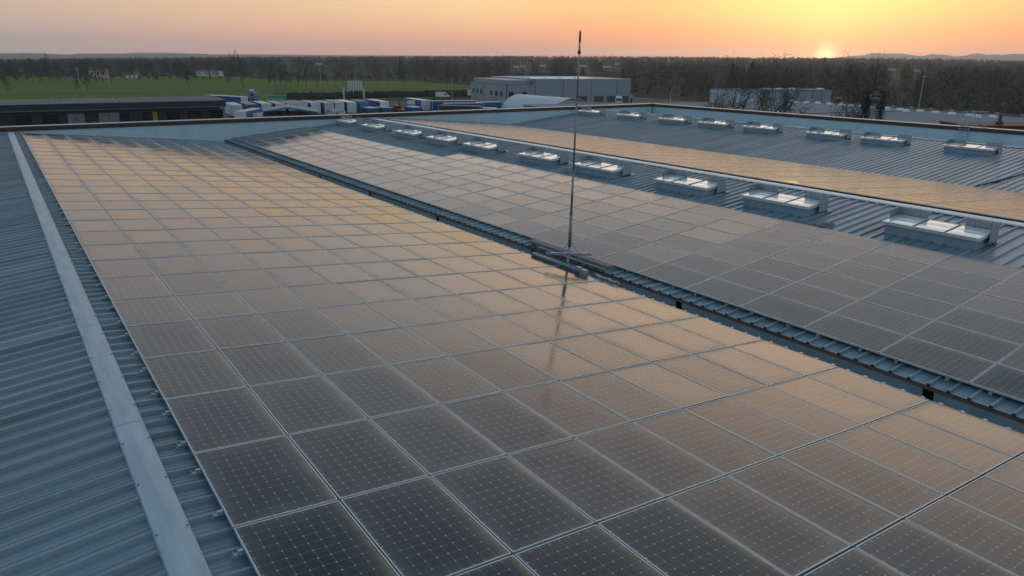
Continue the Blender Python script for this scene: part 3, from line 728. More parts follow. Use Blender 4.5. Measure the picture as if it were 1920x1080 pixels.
def scatter(n, px0, px1, d0, d1, nf, pc, pb, hmin=11, hmax=19, keep=lambda x, y, p, d: True):
    out = []
    while len(out) < n:
        p = rw.uniform(px0, px1); d = math.sqrt(rw.uniform(d0 * d0, d1 * d1)); v = pix_dir(p); v = v / math.hypot(v.x, v.y)
        x, y = CAM.x + v.x * d, CAM.y + v.y * d
        if not keep(x, y, p, d): continue
        q = rw.random(); kind = 'conifer' if q < pc else 'bud' if q < pc + pb else 'grey' if q < .55 else 'bare'
        g = ground_z(x, y) - .3; h = rw.uniform(hmin, hmax) * (1.05 if kind == 'conifer' else 1); D = (Vector((x, y, 0)) - CAM).dot(FWD)
        if D > 50:        # the crowns close to an even canopy that ends below the skyline
            f = (Vector((x, y, 0)) - Vector((CAM.x, CAM.y, 0))).length
            top = CAM.z + (hor(p) - interp(YT, p) - abs(rw.gauss(0, 2.2))) / FPX * f * .97
            h = max(5, min(h, top - g))
        out.append((x, y, g, h, kind, nf))
    return out
# the front edge of the woods: behind the green field on the left, close behind the works on the right
EDGE = [(-900, 540), (0, 540), (250, 545), (430, 560), (560, 600), (760, 520), (900, 440), (1180, 380), (1400, 250), (1700, 195), (1920, 150), (2800, 130)]
beyond = lambda x, y, p, d: d > interp(EDGE, p)
clearing = lambda x, y, p, d: beyond(x, y, p, d) and not (520 < p < 740 and d < 760 and rw.random() < .8) and not (p < 430 and d < 760 and rw.random() < .35)
near_spots = scatter(900, -250, 2150, 150, 820, 150, .05, .04, 10, 17, clearing)
near_spots += [(x, y, z, h * .32, k_, 26) for x, y, z, h, k_, n in scatter(1500, 1150, 2150, 140, 520, 26, .03, .05, 10, 17, beyond)] + [(x, y, z, h * .28, k_, 22) for x, y, z, h, k_, n in scatter(700, -250, 1200, 380, 760, 26, .03, .05, 10, 17, beyond)]
mid_spots = scatter(3200, -250, 2150, 780, 1700, 34, .09, .04, 12, 20)
far_spots = scatter(5200, -250, 2150, 1600, 3300, 12, .16, .02, 14, 22)

# ---- single trees: real limbs
def tree_mesh(seed, h, spread, levels=4, r0=None, twist=.35, up=.12, low=.22, nb=(3, 5), multi=1, twig_r=.012, side=6, ncap=9000, wmax=None):
    k = random.Random(seed); b = MB(); tips = []
    tr = MB()
    def grow(p, d, L, r, lev):
        if len(b.v) > ncap * 6: return
        n = 4 if lev < 2 else 3; path = [p]; rad = [r]; q = Vector(p); dd = Vector(d)
        for i in range(n):
            dd = (dd + Vector((k.uniform(-twist, twist), k.uniform(-twist, twist), k.uniform(-twist * .4, twist * .4) + up)) * .55).normalized()
            q = q + dd * (L / n); path.append(Vector(q)); rad.append(max(twig_r, r * (1 - (.62 if lev or low < .6 else .34) * (i + 1) / n)))
        (tr if lev == 0 else b).tube(path, rad, side if lev == 0 else 4 if lev < 3 else 3)
        if lev >= levels: return
        m = k.randint(*nb) + (2 if lev == 0 else 0)
        for i in range(m):
            t = (low if lev == 0 else .25) + (1 - (low if lev == 0 else .25)) * (i + k.random()) / m; j = min(n - 1, int(t * n)); pos = path[j].lerp(path[j + 1], t * n - j)
            ax = (path[j + 1] - path[j]).normalized(); a = k.uniform(0, 6.283)
            s = ax.cross(Vector((math.cos(a), math.sin(a), .3))).normalized()
            nd = (ax * k.uniform(.35, .9) + s * spread).normalized()
            grow(pos, nd, L * k.uniform(.42, .68) * (1.0 - .25 * t if lev == 0 else 1), max(twig_r, rad[j] * .55), lev + 1)
    for i in range(multi):
        a = i * 6.283 / max(1, multi) + .4; grow(Vector((0, 0, 0)), Vector((math.cos(a) * .22 * (multi > 1), math.sin(a) * .22 * (multi > 1), 1)).normalized(), h * (.78 if multi == 1 else .7), r0 or h * .02, 0)
    zm = max(q[2] for q in b.v); f = h / zm; wm = max(math.hypot(q[0], q[1]) for q in b.v); g = min(1, wmax / wm) if wmax else 1
    for mm in (tr, b): mm.v = [(q[0] * g, q[1] * g, q[2] * f) for q in mm.v]
    return tr, b
def tree_thing(name, label, cat, loc, tr, b, group=None, m='twig', leaf=None):
    t = thing(name, label, cat, loc, 0, group)
    tr.build('trunk', M['bark'], t); b.build('crown', M[m], t)
    if leaf: leaf.build('ivy', M['ivy'], t)
    return t
# big bare trees right behind the right parapet
big = [
    ('bare tree with a short thick trunk before the pale blue wall, leftmost by the parapet', 66.8, 42.3, 15.2, 31, .95, .34, 1, 4.4),
    ('broad dark bare tree with a dense crown, second from the left behind the parapet', 68.6, 41.2, 17.0, 32, 1.0, .34, 1, 5.2),
    ('tall spreading bare tree with a forked trunk, third from the left behind the parapet', 71.6, 39.1, 17.2, 33, .85, .30, 2, 5.8),
    ('low wide bare tree with drooping limbs in front of the flat roof', 72.4, 31.0, 12.6, 34, 1.1, .24, 3, 4.6),
    ('slim ivy clad tree with a bare forked top above the flat roof', 74.4, 30.1, 17.6, 35, .30, .15, 1, 1.9),
    ('leaning bare tree with long thin limbs right of the ivy clad tree', 75.6, 29.1, 17.6, 36, .75, .26, 1, 5.0),
]
for lab, x, y, h, sd, spr, r, multi, wm in big:
    tr, cr = tree_mesh(sd, h, spr, 4, r, .32, .10, (.66 if spr > .5 else .45) if multi == 1 else .60, (4, 5), multi, .021, 8, 16000, wm)
    leaf = None
    if 'ivy' in lab:
        leaf = MB(); k = random.Random(4)
        for i in range(1300):
            z = k.uniform(5, 13.0); a = k.uniform(0, 6.28); rr = abs(k.gauss(.22, .16)); s = k.uniform(.06, .13); c = Vector((rr * math.cos(a), rr * math.sin(a), z))
            d1 = Vector((k.uniform(-1, 1), k.uniform(-1, 1), k.uniform(-1, 1))).normalized() * s; d2 = d1.cross(Vector((k.uniform(-1, 1), k.uniform(-1, 1), 1))).normalized() * s
            leaf.quad(c - d1, c + d2, c + d1, c - d2)
    tree_thing('bare_tree', lab, 'tree', (x, y, GZ), tr, cr, None, 'bark', leaf)
# trees standing in and along the green field
protos = []
for i in range(6):
    h = (11, 12.5, 10, 14, 9, 12)[i]
    tr, cr = tree_mesh(50 + i, h, (.6, .75, .8, .5, .9, .65)[i], 4, h * .020, .35, .12, .3, (4, 5), 1, .035, 6, 2200, h * .36)
    t = thing('field_tree', '', 'tree'); tr.build('trunk', M['bark'], t); cr.build('crown', M['twig'], t); protos.append([t, False])
def field_tree(pi, x, y, s, label, group=None):
    t, used = protos[pi]
    if used: t = copy_tree(t); 
    protos[pi][1] = True
    if 'group' in t: del t['group']
    t.location = (x, y, GZ - .05); t.scale = (s, s, s); t.rotation_euler.z = random.uniform(0, 6.28); tag(t, label, None, group)
field_tree(2, 6.3, 382, .62, 'small bare tree alone on the far left of the green field')
field_tree(4, 31.7, 372.4, .62, 'thin low bare tree, left of a close pair in the field')
field_tree(2, 36.5, 376.5, .72, 'low bare tree with a wide crown, right of a close pair in the field')
field_tree(1, 79.6, 372.8, 1.12, 'round crowned bare tree standing alone in mid field')
field_tree(0, 99.6, 379.2, .95, 'narrow bare tree beside the tallest tree of the field')
field_tree(3, 106.6, 376.7, 1.45, 'tallest bare tree of the field, its top above the horizon')
rowx = [(119.4, 375.7), (121.8, 371.1), (124.5, 374), (128.1, 376.3), (132, 378), (136.4, 381.), (140.8, 379.4), (145.9, 377.6), (148.8, 376.6), (153, 379), (158, 383), (164, 384), (171, 386), (178.4, 388), (186, 384), (193, 386), (200, 380)]
for i, (x, y) in enumerate(rowx):
    field_tree((0, 3, 5, 1)[i % 4], x, y, random.uniform(.8, 1.1), '%s thin tree from the left in the row behind the lorry yard' % ORD[i + 1], 'row of thin trees behind the lorry yard')
for i in range(22):
    px = 8 + i * 20 + random.uniform(-7, 7); v = pix_dir(px); v = v / math.hypot(v.x, v.y); d = random.uniform(500, 545); x, y = CAM.x + v.x * d, CAM.y + v.y * d
    field_tree((0, 1, 5, 3)[i % 4], x, y, random.uniform(.85, 1.3), '%s bare tree from the left along the wood edge of the field' % ORD[i + 1], 'bare trees along the wood edge of the field')
# scrub along the near edge of the field and a brush heap
def scrub(name, label, x0, x1, y0, y1, n, hh):
    b = MB(); k = random.Random(9)
    for i in range(n):
        x, y = k.uniform(x0, x1), k.uniform(y0, y1); s = k.uniform(.5, 1.3) * hh
        for j in range(5):
            a = k.uniform(0, 6.28); c = Vector((x + k.uniform(-1, 1) * s, y + k.uniform(-1, 1) * s, GZ)); e = Vector((math.cos(a), math.sin(a), 0)) * s * .35
            b.tri(c - e, c + e, c + Vector((k.uniform(-.4, .4) * s, k.uniform(-.4, .4) * s, s)))
    tag(b.build(name, M['scrub']), label, 'scrub', None, 'stuff')
scrub('scrub', 'brown scrub on the bank behind the lorry yard', 95, 205, 268, 300, 1500, 1.5)
scrub('hedge', 'dark hedge line behind the right parapet trees', 66, 90, 5, 47, 500, 1.5)

# ---- houses in the woods
def house(x, y, w, d, h, rh, m, label, rz=0, z=None, roofm='terracotta'):
    t = thing('house', label, 'house', (x, y, GZ if z is None else z), rz)
    b = MB(); b.box(-w / 2, w / 2, -d / 2, d / 2, 0, h); b.build('wall', M[m], t)
    b = MB(); e = .4
    b.quad((-w / 2 - e, -d / 2 - e, h - .02), (w / 2 + e, -d / 2 - e, h - .02), (w / 2 + e, 0, h + rh), (-w / 2 - e, 0, h + rh)); b.quad((w / 2 + e, d / 2 + e, h - .02), (-w / 2 - e, d / 2 + e, h - .02), (-w / 2 - e, 0, h + rh), (w / 2 + e, 0, h + rh))
    b.build('roof', M[roofm], t)
    b = MB(); b.tri((-w / 2, -d / 2, h), (-w / 2, d / 2, h), (-w / 2, 0, h + rh - .3)); b.tri((w / 2, -d / 2, h), (w / 2, 0, h + rh - .3), (w / 2, d / 2, h)); b.build('gable', M[m], t)
    for i in range(3):
        b = MB(); xx = -w / 2 + w * (i + .5) / 3; b.box(xx - .55, xx + .55, -d / 2 - .03, -d / 2 - .002, h * .42, h * .8); b.build('window', M['glassdark'], t)
def at_px(px, d, dz=0):
    v = pix_dir(px); v = v / math.hypot(v.x, v.y); x, y = CAM.x + v.x * d, CAM.y + v.y * d
    return x, y, ground_z(x, y) + dz
HS = []
def hz_(px, d, yb, w): HS.append((px, d, yb, w)); x, y, _ = at_px(px, d); return x, y, CAM.z - (yb - hor(px)) * d / FPX
x, y, z = hz_(181, 600, 138, 7); house(x, y, 11, 8, 5.5, 2.2, 'cream', 'cream house with a tiled roof among the bare trees on the left', -.3, z)
x, y, z = hz_(240, 620, 139, 5); house(x, y, 9, 7, 2.6, 2.0, 'white', 'small white house in the trees right of the cream house', -.3, z, 'slab')
x, y, z = hz_(390, 600, 137, 14); house(x, y, 18, 8, 3.2, 1.4, 'offwhite', 'long low house with pale end wall behind the round field tree', -.9, z, 'slab')
x, y, z = hz_(130, 580, 144, 4); house(x, y, 6, 5, 2.4, 1.2, 'offwhite', 'pale hut in the trees left of the cream house', -.3, z, 'slab')
far_h = [(968, 900, 125.5, 4, 'white', 'small pale house in the far woods, first above the grey hall'), (981, 920, 125.0, 4, 'offwhite', 'pale house in the far woods beside a smaller one'), (1018, 900, 123.5, 4, 'white', 'white house far behind the grey hall, left of the mast'), (1094, 900, 124.5, 5, 'white', 'white house in the far woods just right of the mast'), (1138, 900, 125.5, 6, 'white', 'widest white house in the far woods right of the mast'), (1158, 1000, 120.5, 3, 'offwhite', 'tiny pale house high in the far woods'), (1676, 900, 130.0, 4, 'offwhite', 'pale house deep in the woods above the leaning bare tree'), (1722, 900, 132, 3, 'offwhite', 'tiny pale house in the woods right of the bare trees')]
for px, d, yb, w, m, lab in far_h:
    x, y, z = hz_(px, d, yb, w); house(x, y, w * 1.5, 5, 2.0, 1.2, m, lab, -.5, z, 'terracotta' if m == 'white' else 'slab')
x, y, z = hz_(1650, 260, 174, 8); house(x, y, 4.2, 4, 1.5, .9, 'cream', 'cream house between the ivy clad tree and the leaning tree', -.5, z)
x, y, z = hz_(1579, 300, 181, 5); house(x, y, 2.4, 2.4, 1.3, .7, 'terracotta', 'small reddish hut right of the blue grey works wall', -.5, z)
def clear(spots):
    out = []
    for q in spots:
        P = pix((q[0], q[1], q[2] + q[3])); ok = True
        if P:
            wpx = q[3] * .34 / P[2] * FPX
            for px, d, yb, w in HS:
                hd = math.hypot(q[0] - CAM.x, q[1] - CAM.y)
                if hd < d + 6 and abs(P[0] - px) < wpx + w * .7 and P[1] < yb: ok = False
        if ok: out.append(q)
    return out
wood('near_woodland', 'bare brown woodland edge behind the field and the works', clear(near_spots))
wood('middle_woodland', 'wide brown winter woodland stretching over the plain', clear(mid_spots))
wood('far_woodland', 'hazy far woodland below the horizon', far_spots)

# ---- dark long office building on the left
t = thing('dark_office_building', 'long low anthracite office building with a row of windows behind the left parapet', 'building', (0, 179.4, GZ))
x0, x1 = -34., 47.0
b = MB(); b.box(x0, x1, 0, 6.8, 3.75, 5.35); b.build('fascia', M['black'], t)
b = MB(); b.box(x0, x1 - 1.2, 1.3, 6.4, 0, 3.75); b.build('wall', M['black'], t)
b = MB(); b.hexa([(x0, -.1, 5.351), (x1 + .1, -.1, 5.351), (x1 + .1, 7, 5.351), (x0, 7, 5.351), (x0, -.1, 5.42), (x1 + .1, -.1, 5.42), (x1 - 1, 7, 6.15), (x0, 7, 6.15)])
xx = x0
while xx < x1 - 1:
    b.hexa([(xx, .1, 5.43), (xx + .12, .1, 5.43), (xx + .12, 6.8, 6.12), (xx, 6.8, 6.12), (xx, .1, 5.53), (xx + .12, .1, 5.53), (xx + .12, 6.8, 6.22), (xx, 6.8, 6.22)]); xx += 1.15
b.build('roof', M['blackroof'], t)
b = MB(); b.box(x0, x1 + .12, -.16, -.11, 5.36, 5.47); b.box(x1 + .11, x1 + .16, -.1, 6.9, 5.36, 5.47); b.box(x0, x1, -.05, -.003, 3.9, 3.98); b.build('roof_edge', M['greyclad'], t)
for px0, px1, n, m in ((5, 38, 1, 'glassdark'), (57, 90, 2, 'glassdark'), (107, 140, 2, 'glasslight'), (167, 207, 2, 'glasslight'), (208, 226, 1, 'glassdark'), (252, 269, 1, 'glassdark'), (271, 280, 1, 'yellow'), (297, 324, 2, 'glassdark'), (338, 366, 2, 'glassdark'), (380, 407, 2, 'glassdark')):
    def wx(px): v = pix_dir(px); v = Vector((v.x, v.y)); return CAM.x + v.x * (180.7 - CAM.y) / v.y
    a, c = wx(px0), wx(px1)
    b = MB()
    for i in range(n):
        l = a + (c - a) * i / n; r = a + (c - a) * (i + 1) / n; b.box(l + .05, r - .05, 1.24, 1.285, .9, 3.05)
    b.build('window', M[m], t)
    b = MB(); b.box(a - .06, c + .06, 1.22, 1.30, 3.051, 3.12); b.box(a - .06, c + .06, 1.22, 1.30, .82, .899); b.build('window_frame', M['blackroof'], t)

# ---- lorry trailers
def trailer(x, y, label, L=13.6, side='blue', roof='greyroof', rear='white', H=4.0, W=2.5, rz=R(-7), ang=None, group='lorry trailers parked in the yard', wheels=True, name='lorry_trailer', cat='trailer', base=1.15, box_only=False):
    t = thing(name, label, cat, (x, y, GZ + .02), rz, group)           # x, y: middle of the rear; the body runs along local +y
    bz = .1 if box_only else base
    b = MB(); b.box(-W / 2, W / 2, .06, L, bz, H - .06); b.build('cargo_side', M[side], t)
    b = MB(); b.box(-W / 2 - .02, W / 2 + .02, -.02, L + .02, H - .059, H); b.build('roof', M[roof], t)
    b = MB(); b.box(-W / 2 - .01, -.012, -.02, .055, bz, H - .062); b.build('rear_door', M[rear], t)
    b = MB(); b.box(.012, W / 2 + .01, -.02, .055, bz, H - .062); b.build('rear_door', M[rear], t)
    b = MB()
    for s in (-.75, -.28, .28, .75): b.tube([(s, -.045, bz + .1), (s, -.045, H - .2)], .02, 5)
    b.build('locking_bars', M['galv'], t)
    b = MB()
    for s in (-1, 1):
        b.box(s * (W / 2 + .005) - .02, s * (W / 2 + .005) + .02, -.01, L + .01, bz - .02, bz + .14)
        for yy in (.04, L - .06): b.box(s * (W / 2 + .012) - .02, s * (W / 2 + .012) + .02, yy - .05, yy + .06, bz + .14, H - .07)
    b.build('side_rail', M['offwhite'], t)
    if wheels:
        b = MB(); b.box(-.5, .5, .3, L - .4, .75, bz - .03); b.box(-1.2, 1.2, -.02, .1, .55, .7); b.build('chassis', M['chassis'], t)
        for s in (-1, 1):
            for yy in (2.2, 3.5, 4.8):
                b = MB(); b.tube([(s * .85, yy, .5), (s * 1.2, yy, .5)], .5, 14); b.build('wheel', M['tyre'], t)
        b = MB()
        for s in (-1, 1): b.box(s * .9 - .08, s * .9 + .08, L - 3, L - 2.8, .05, bz - .03)
        b.build('landing_legs', M['chassis'], t)
    return t
TR = [
    (50.6, 183.0, 'white roofed trailer with white doors just right of the dark office building', dict(side='white', roof='offwhite', H=3.9)),
    (54.3, 182.2, 'grey roofed trailer with dark blue front and sides left of the blue canopy', dict(side='blue', rear='blue', roof='tarproof')),
    (58.6, 184.4, 'cream roofed trailer with blue side behind the left half of the blue canopy', dict(side='blue', roof='offwhite')),
    (62.0, 183.4, 'pale grey trailer behind the ridge of the blue canopy', dict(side='greyside', roof='greyroof')),
    (65.0, 182.0, 'brown roofed trailer behind the right half of the blue canopy', dict(side='greyside', roof='tarproof', rear='offwhite')),
    (68.0, 183.2, 'beige roofed trailer with white doors next to the brown roofed one', dict(side='white', roof='tarproof')),
    (71.2, 182.0, 'grey roofed trailer with a blue side, first right of the blue canopy', dict(side='blue', roof='greyroof')),
    (74.3, 180.2, 'grey sided trailer with a pale square door right of the canopy', dict(side='greyside', roof='greyroof', rear='offwhite')),
    (78.2, 182.4, 'trailer with white doors and a dark blue side behind the timber clad hut', dict(side='blue', roof='greyroof')),
    (81.4, 181.4, 'bright white roofed trailer with short blue side, left of the pale blue one', dict(side='blue', roof='white')),
    (86.2, 183.6, 'pale blue curtain trailer with a small white patch on its side', dict(side='bluepale', rear='bluepale', roof='bluepale', L=10)),
    (91.2, 181.0, 'white roofed trailer with blue side and wide white doors under the gantry', dict(side='blue', roof='white')),
    (104.9, 181.6, 'tall blue trailer with white doors right of the teal tractor', dict(side='blue', roof='white', L=14)),
    (108.4, 183.5, 'white ended trailer half hidden beside the tall blue trailer', dict(side='blue', roof='offwhite', H=3.6)),
]
for x, y, lab, kw in TR: trailer(x, y, lab, **kw)
trailer(63.5, 222, 'long blue trailer with white frame and white doors at the field edge', 17, 'blue', 'white', 'white', rz=R(24))
trailer(118, 175.0, 'long blue trailer lying across behind the thin yard pole', 13.6, 'blue', 'offwhite', 'blue', rz=R(78))
trailer(116.6, 168.4, 'long blue trailer in front of the thin yard pole, nearer than its twin', 12, 'blue', 'offwhite', 'blue', H=3.7, rz=R(78))
trailer(128.2, 176.0, 'low blue trailer below the windows of the grey hall', 12, 'blue', 'white', 'blue', H=3.3, rz=R(76))
trailer(107.6, 155.2, 'brown grey trailer with a blue end beside the white tent', 12, 'chassis', 'tarproof', 'blue', H=3.7, rz=R(40))
trailer(111.2, 153.6, 'flat white roofed trailer closest to the white tent', 13, 'greyroof', 'white', 'greyroof', H=3.2, rz=R(40))
trailer(45.0, 160, 'cream roofed trailer with a dark blue flank nearest to the dark office', 12.5, 'blue', 'offwhite', 'white', H=3.9, rz=R(-34))
trailer(49.5, 163, 'low white box van body beside the canopy post', 6, 'white', 'offwhite', 'white', H=3.1, rz=R(-20), name='box_truck', cat='truck')
for x, y, lab, rz in ((85.4, 175.8, 'small blue box container with white lid below the gantry', -4), (89.5, 175.2, 'small blue box container with white lid beside the red crane truck', -4), (97.7, 173.2, 'small blue box container with white lid in front of the tall blue trailer', -4), (110.2, 168.9, 'small grey sided blue box container right of the yard pole', -4)):
    trailer(x, y, lab, 6.0, 'blue', 'offwhite', 'blue', 2.65, 2.9, R(rz), None, 'small blue box containers in the yard', False, 'box_container', 'container', .1, True)
# the pale patch on the light blue trailer's curtain, the green container with its lettering
def lettering(txt, size, parent, loc, rot, m):
    cu = bpy.data.curves.new('lettering', 'FONT'); cu.body = txt; cu.size = size; cu.extrude = .012; cu.align_x = 'CENTER'; cu.align_y = 'CENTER'; cu.space_character = 1.12
    o = bpy.data.objects.new('lettering', cu); COL.objects.link(o)
    dg = bpy.context.evaluated_depsgraph_get(); me = bpy.data.meshes.new_from_object(o.evaluated_get(dg)); bpy.data.objects.remove(o); me.materials.clear(); me.materials.append(M[m])
    n = link('lettering', me, parent, loc); n.rotation_euler = rot; return n
gc = trailer(81.2, 257.0, 'green shipping container with white lettering at the far side of the yard', 6.6, 'green', 'green', 'green', 2.7, 2.5, R(-90 - 12), None, None, False, 'shipping_container', 'container', .1, True)
lettering('EVERGREEN', .95, gc, (1.27, 3.0, 1.15), (R(90), 0, R(90)), 'white')

# ---- tractors and vans
def tractor(x, y, label, m, rz, H=3.6, m2='white'):
    t = thing('tractor_unit', label, 'lorry', (x, y, GZ + .02), rz)       # front towards local -y
    b = MB(); b.ring([[(-1.2, -.1, .7), (1.2, -.1, .7), (1.2, 1.9, .7), (-1.2, 1.9, .7)], [(-1.22, -.15, 1.9), (1.22, -.15, 1.9), (1.22, 1.95, 1.9), (-1.22, 1.95, 1.9)], [(-1.2, .1, 2.9), (1.2, .1, 2.9), (1.2, 1.95, 2.9), (-1.2, 1.95, 2.9)], [(-1.0, .7, H), (1.0, .7, H), (1.1, 1.95, H), (-1.1, 1.95, H)]]); b.build('cab', M[m], t)
    b = MB(); b.quad((-1.1, -.155, 1.95), (1.1, -.155, 1.95), (1.05, .07, 2.8), (-1.05, .07, 2.8)); b.build('windscreen', M['glassdark'], t)
    for s in (-1, 1):
        b = MB(); b.box(s * 1.225 - .01, s * 1.225 + .01, .3, 1.3, 1.95, 2.7); b.build('side_window', M['glassdark'], t)
        b = MB(); b.box(s * 1.35 - .08, s * 1.35 + .08, .0, .1, 1.9, 2.6); b.build('mirror', M['chassis'], t)
        b = MB(); b.box(s * .85 - .25, s * .85 + .25, -.17, -.13, .85, 1.05); b.build('headlight', M['dome'], t)
        for yy in (.8, 4.4):
            b = MB(); b.tube([(s * .85, yy, .5), (s * 1.22, yy, .5)], .5, 14); b.build('wheel', M['tyre'], t)
    b = MB(); b.box(-.5, .5, 1.95, 5.6, .6, .95); b.box(-1.2, -.6, 2.2, 3.4, .5, 1.0); b.box(.6, 1.2, 2.2, 3.4, .5, 1.0); b.build('chassis', M['chassis'], t)
    b = MB(); b.ring([[(-1.15, 1.0, 2.9), (1.15, 1.0, 2.9), (1.15, 1.96, 2.9), (-1.15, 1.96, 2.9)], [(-1.0, 1.5, H + .35), (1.0, 1.5, H + .35), (1.05, 1.97, H + .4), (-1.05, 1.97, H + .4)]]); b.build('roof_fairing', M[m2], t)
    return t
tractor(101.0, 184.6, 'teal lorry tractor with dark mudguards between red parts and the tall blue trailer', 'teal', R(172))
tractor(80.6, 268.0, 'white and sky blue lorry tractor at the field edge left of the green container', 'cyan', R(35), 3.7)
def van(x, y, label, rz, m='white', cat='van', L=5.2, H=2.4, name='white_van', group=None):
    t = thing(name, label, cat, (x, y, GZ + .02), rz, group)
    W = .98
    prof = [(-.0, .5), (-.05, 1.05), (.75, 1.25), (1.45, H - .15), (1.8, H), (L - .1, H), (L, .5)]
    b = MB(); b.ring([[(-W, q, z) for q, z in prof], [(W, q, z) for q, z in prof]]); b.build('body', M[m], t)
    b = MB(); b.quad((-W + .1, .76, 1.28), (W - .1, .76, 1.28), (W - .14, 1.42, H - .2), (-W + .14, 1.42, H - .2)); 
    bo = b; 
    for i, q in enumerate(bo.v): bo.v[i] = (q[0], q[1] - .03, q[2] + .02)
    bo.build('windscreen', M['glassdark'], t)
    for s in (-1, 1):
        b = MB(); b.box(s * (W + .004) - .006, s * (W + .004) + .006, 1.45, 2.3, 1.3, H - .35); b.build('side_window', M['glassdark'], t)
        b = MB(); b.box(s * .75 - .15, s * .75 + .15, -.07, -.03, .75, .95); b.build('headlight', M['dome'], t)
        for yy in (.95, L - 1.1):
            b = MB(); b.tube([(s * .75, yy, .34), (s * (W + .01), yy, .34)], .34, 12); b.build('wheel', M['tyre'], t)
    return t
van(113.2, 178.0, 'white van seen from behind beside the tall blue trailer', R(185))
van(158.5, 257.5, 'white van parked left of the grey hall at the field edge', R(60), 'white', 'van', 6)
trailer(166.5, 254.0, 'white trailer half hidden behind the left end of the grey hall', 9, 'white', 'white', 'white', H=3.3, rz=R(-65), group=None)
# red crane parts
t = thing('crane_truck', 'red loading crane truck between the small blue containers', 'lorry', (95.6, 178.5, GZ + .02), R(-7))
b = MB(); b.box(-1.2, 1.2, 0, 5, .7, 1.2); b.build('chassis', M['chassis'], t)
b = MB(); b.ring([[(-1.15, 3.6, 1.21), (1.15, 3.6, 1.21), (1.15, 5.2, 1.21), (-1.15, 5.2, 1.21)], [(-1.1, 3.7, 2.6), (1.1, 3.7, 2.6), (1.05, 5.0, 2.7), (-1.05, 5.0, 2.7)]]); b.build('cab', M['red'], t)
b = MB(); b.tube([(0, 2.6, 1.2), (0, 2.6, 3.4)], .18, 8); b.tube([(0, 2.6, 3.4), (-.6, 1.0, 3.9), (-.3, .2, 2.6)], .13, 8); b.build('crane_arm', M['red'], t)
b = MB(); b.box(-1.2, 1.2, .1, 3.2, 1.21, 1.7); b.build('bed', M['red'], t)
for s in (-1, 1):
    for yy in (.9, 2.1, 4.4):
        b = MB(); b.tube([(s * .85, yy, .5), (s * 1.22, yy, .5)], .5, 14); b.build('wheel', M['tyre'], t)
# hut, timber load
t = thing('timber_hut', 'low hut with brown roof and timber clad side in front of the trailers', 'hut', (74.2, 173.0, GZ + .02), R(5))
b = MB(); b.box(-1.8, 1.75, 0, 3.4, 0, 2.1); b.build('wall', M['offwhite'], t)
b = MB(); b.box(1.755, 1.85, 0, 3.4, 0, 2.1); b.build('side_cladding', M['terracotta'], t)
b = MB(); b.hexa([(-1.9, -.1, 2.11), (1.95, -.1, 2.11), (1.95, 3.5, 2.11), (-1.9, 3.5, 2.11), (-1.9, -.1, 2.2), (1.95, -.1, 2.2), (1.95, 3.5, 2.75), (-1.9, 3.5, 2.75)]); b.build('roof', M['tarproof'], t)
b = MB(); b.box(-1.2, -.4, -.03, -.002, 0, 1.95); b.build('door', M['greyside'], t)
b = MB(); k = random.Random(2)
for i in range(34):
    zz = k.choice((0, 1, 2, 3, 4)); x = k.uniform(-1.2, 1.2); b.tube([(x, k.uniform(-.2, .2), .35 + zz * .5), (x + k.uniform(-.2, .2), 3.4, .35 + zz * .5 + k.uniform(-.1, .1))], k.uniform(.16, .28), 7)
tag(b.build('timber_stack', M['timber'], None, False, (88.2, 176.6, GZ + .02)), 'stack of brown timber beside the pale blue trailer', 'timber stack')

# ---- blue open shed
t = thing('blue_canopy_shed', 'open shed with a shallow pitched pale blue roof among the trailers', 'shed', (57.2, 163.6, GZ + .02), R(-20))
w, L, he, hr = 7.1, 13.5, 3.1, 4.25
b = MB()
for s in (-1, 1): b.hexa([(0, 0, hr - .1), (s * w, 0, he - .1), (s * w, L, he - .1), (0, L, hr - .1), (0, 0, hr), (s * w, 0, he), (s * w, L, he), (0, L, hr)])
b.build('roof', M['canopy'], t)
b = MB()
for s in (-1, 1): b.hexa([(0, -.05, hr - .32), (s * w, -.05, he - .32), (s * w, -.001, he - .32), (0, -.001, hr - .32), (0, -.05, hr + .04), (s * w, -.05, he + .04), (s * w, -.001, he + .04), (0, -.001, hr + .04)])
b.build('gable_edge', M['canopy'], t)
b = MB(); b.box(-.12, .12, 0, L, hr + .005, hr + .05); b.build('ridge_cap', M['greyroof'], t)
for s in (-1, -.33, .33, 1):
    for yy in (.3, L - .3):
        b = MB(); x = s * (w - .4); b.box(x - .1, x + .1, yy - .1, yy + .1, 0, hr - .12 - abs(x) / w * (hr - he)); b.build('post', M['chassis'], t)
b = MB(); b.box(-w + .35, -w + 3.2, .5, .6, 0, 2.5); b.build('side_panel', M['blue'], t)
b = MB(); b.box(-w + .2, w - .2, L - .25, L - .2, 0, 2.6); b.build('back_panel', M['greyside'], t)
for x, m in ((-2.6, 'offwhite'), (-1.0, 'white'), (1.2, 'red'), (3.2, 'bluepale'), (4.8, 'terracotta')):
    b = MB(); k = random.Random(int(x * 10))
    for i in range(3):
        z0 = i * .7; b.box(-.6, .6, 0, 1.2, z0, z0 + .6); b.box(-.55, -.4, .1, 1.1, z0 + .6, z0 + .7); b.box(.4, .55, .1, 1.1, z0 + .6, z0 + .7)
    o = b.build('goods_stack', M[m], None); o.location = t.matrix_world.translation; v = Matrix.Rotation(R(-20), 3, 'Z') @ Vector((x, 1.8, 0)); o.location = Vector((57.2, 163.6, GZ + .025)) + v; o.rotation_euler.z = R(-20)
    tag(o, {'offwhite': 'cream stack of goods under the canopy beside the blue panel', 'white': 'white stack of goods under the canopy ridge', 'red': 'dark red stack of goods right of the canopy ridge', 'bluepale': 'pale blue stack of goods under the right canopy slope', 'terracotta': 'reddish brown stack of goods at the right canopy post'}[m], 'goods stack')

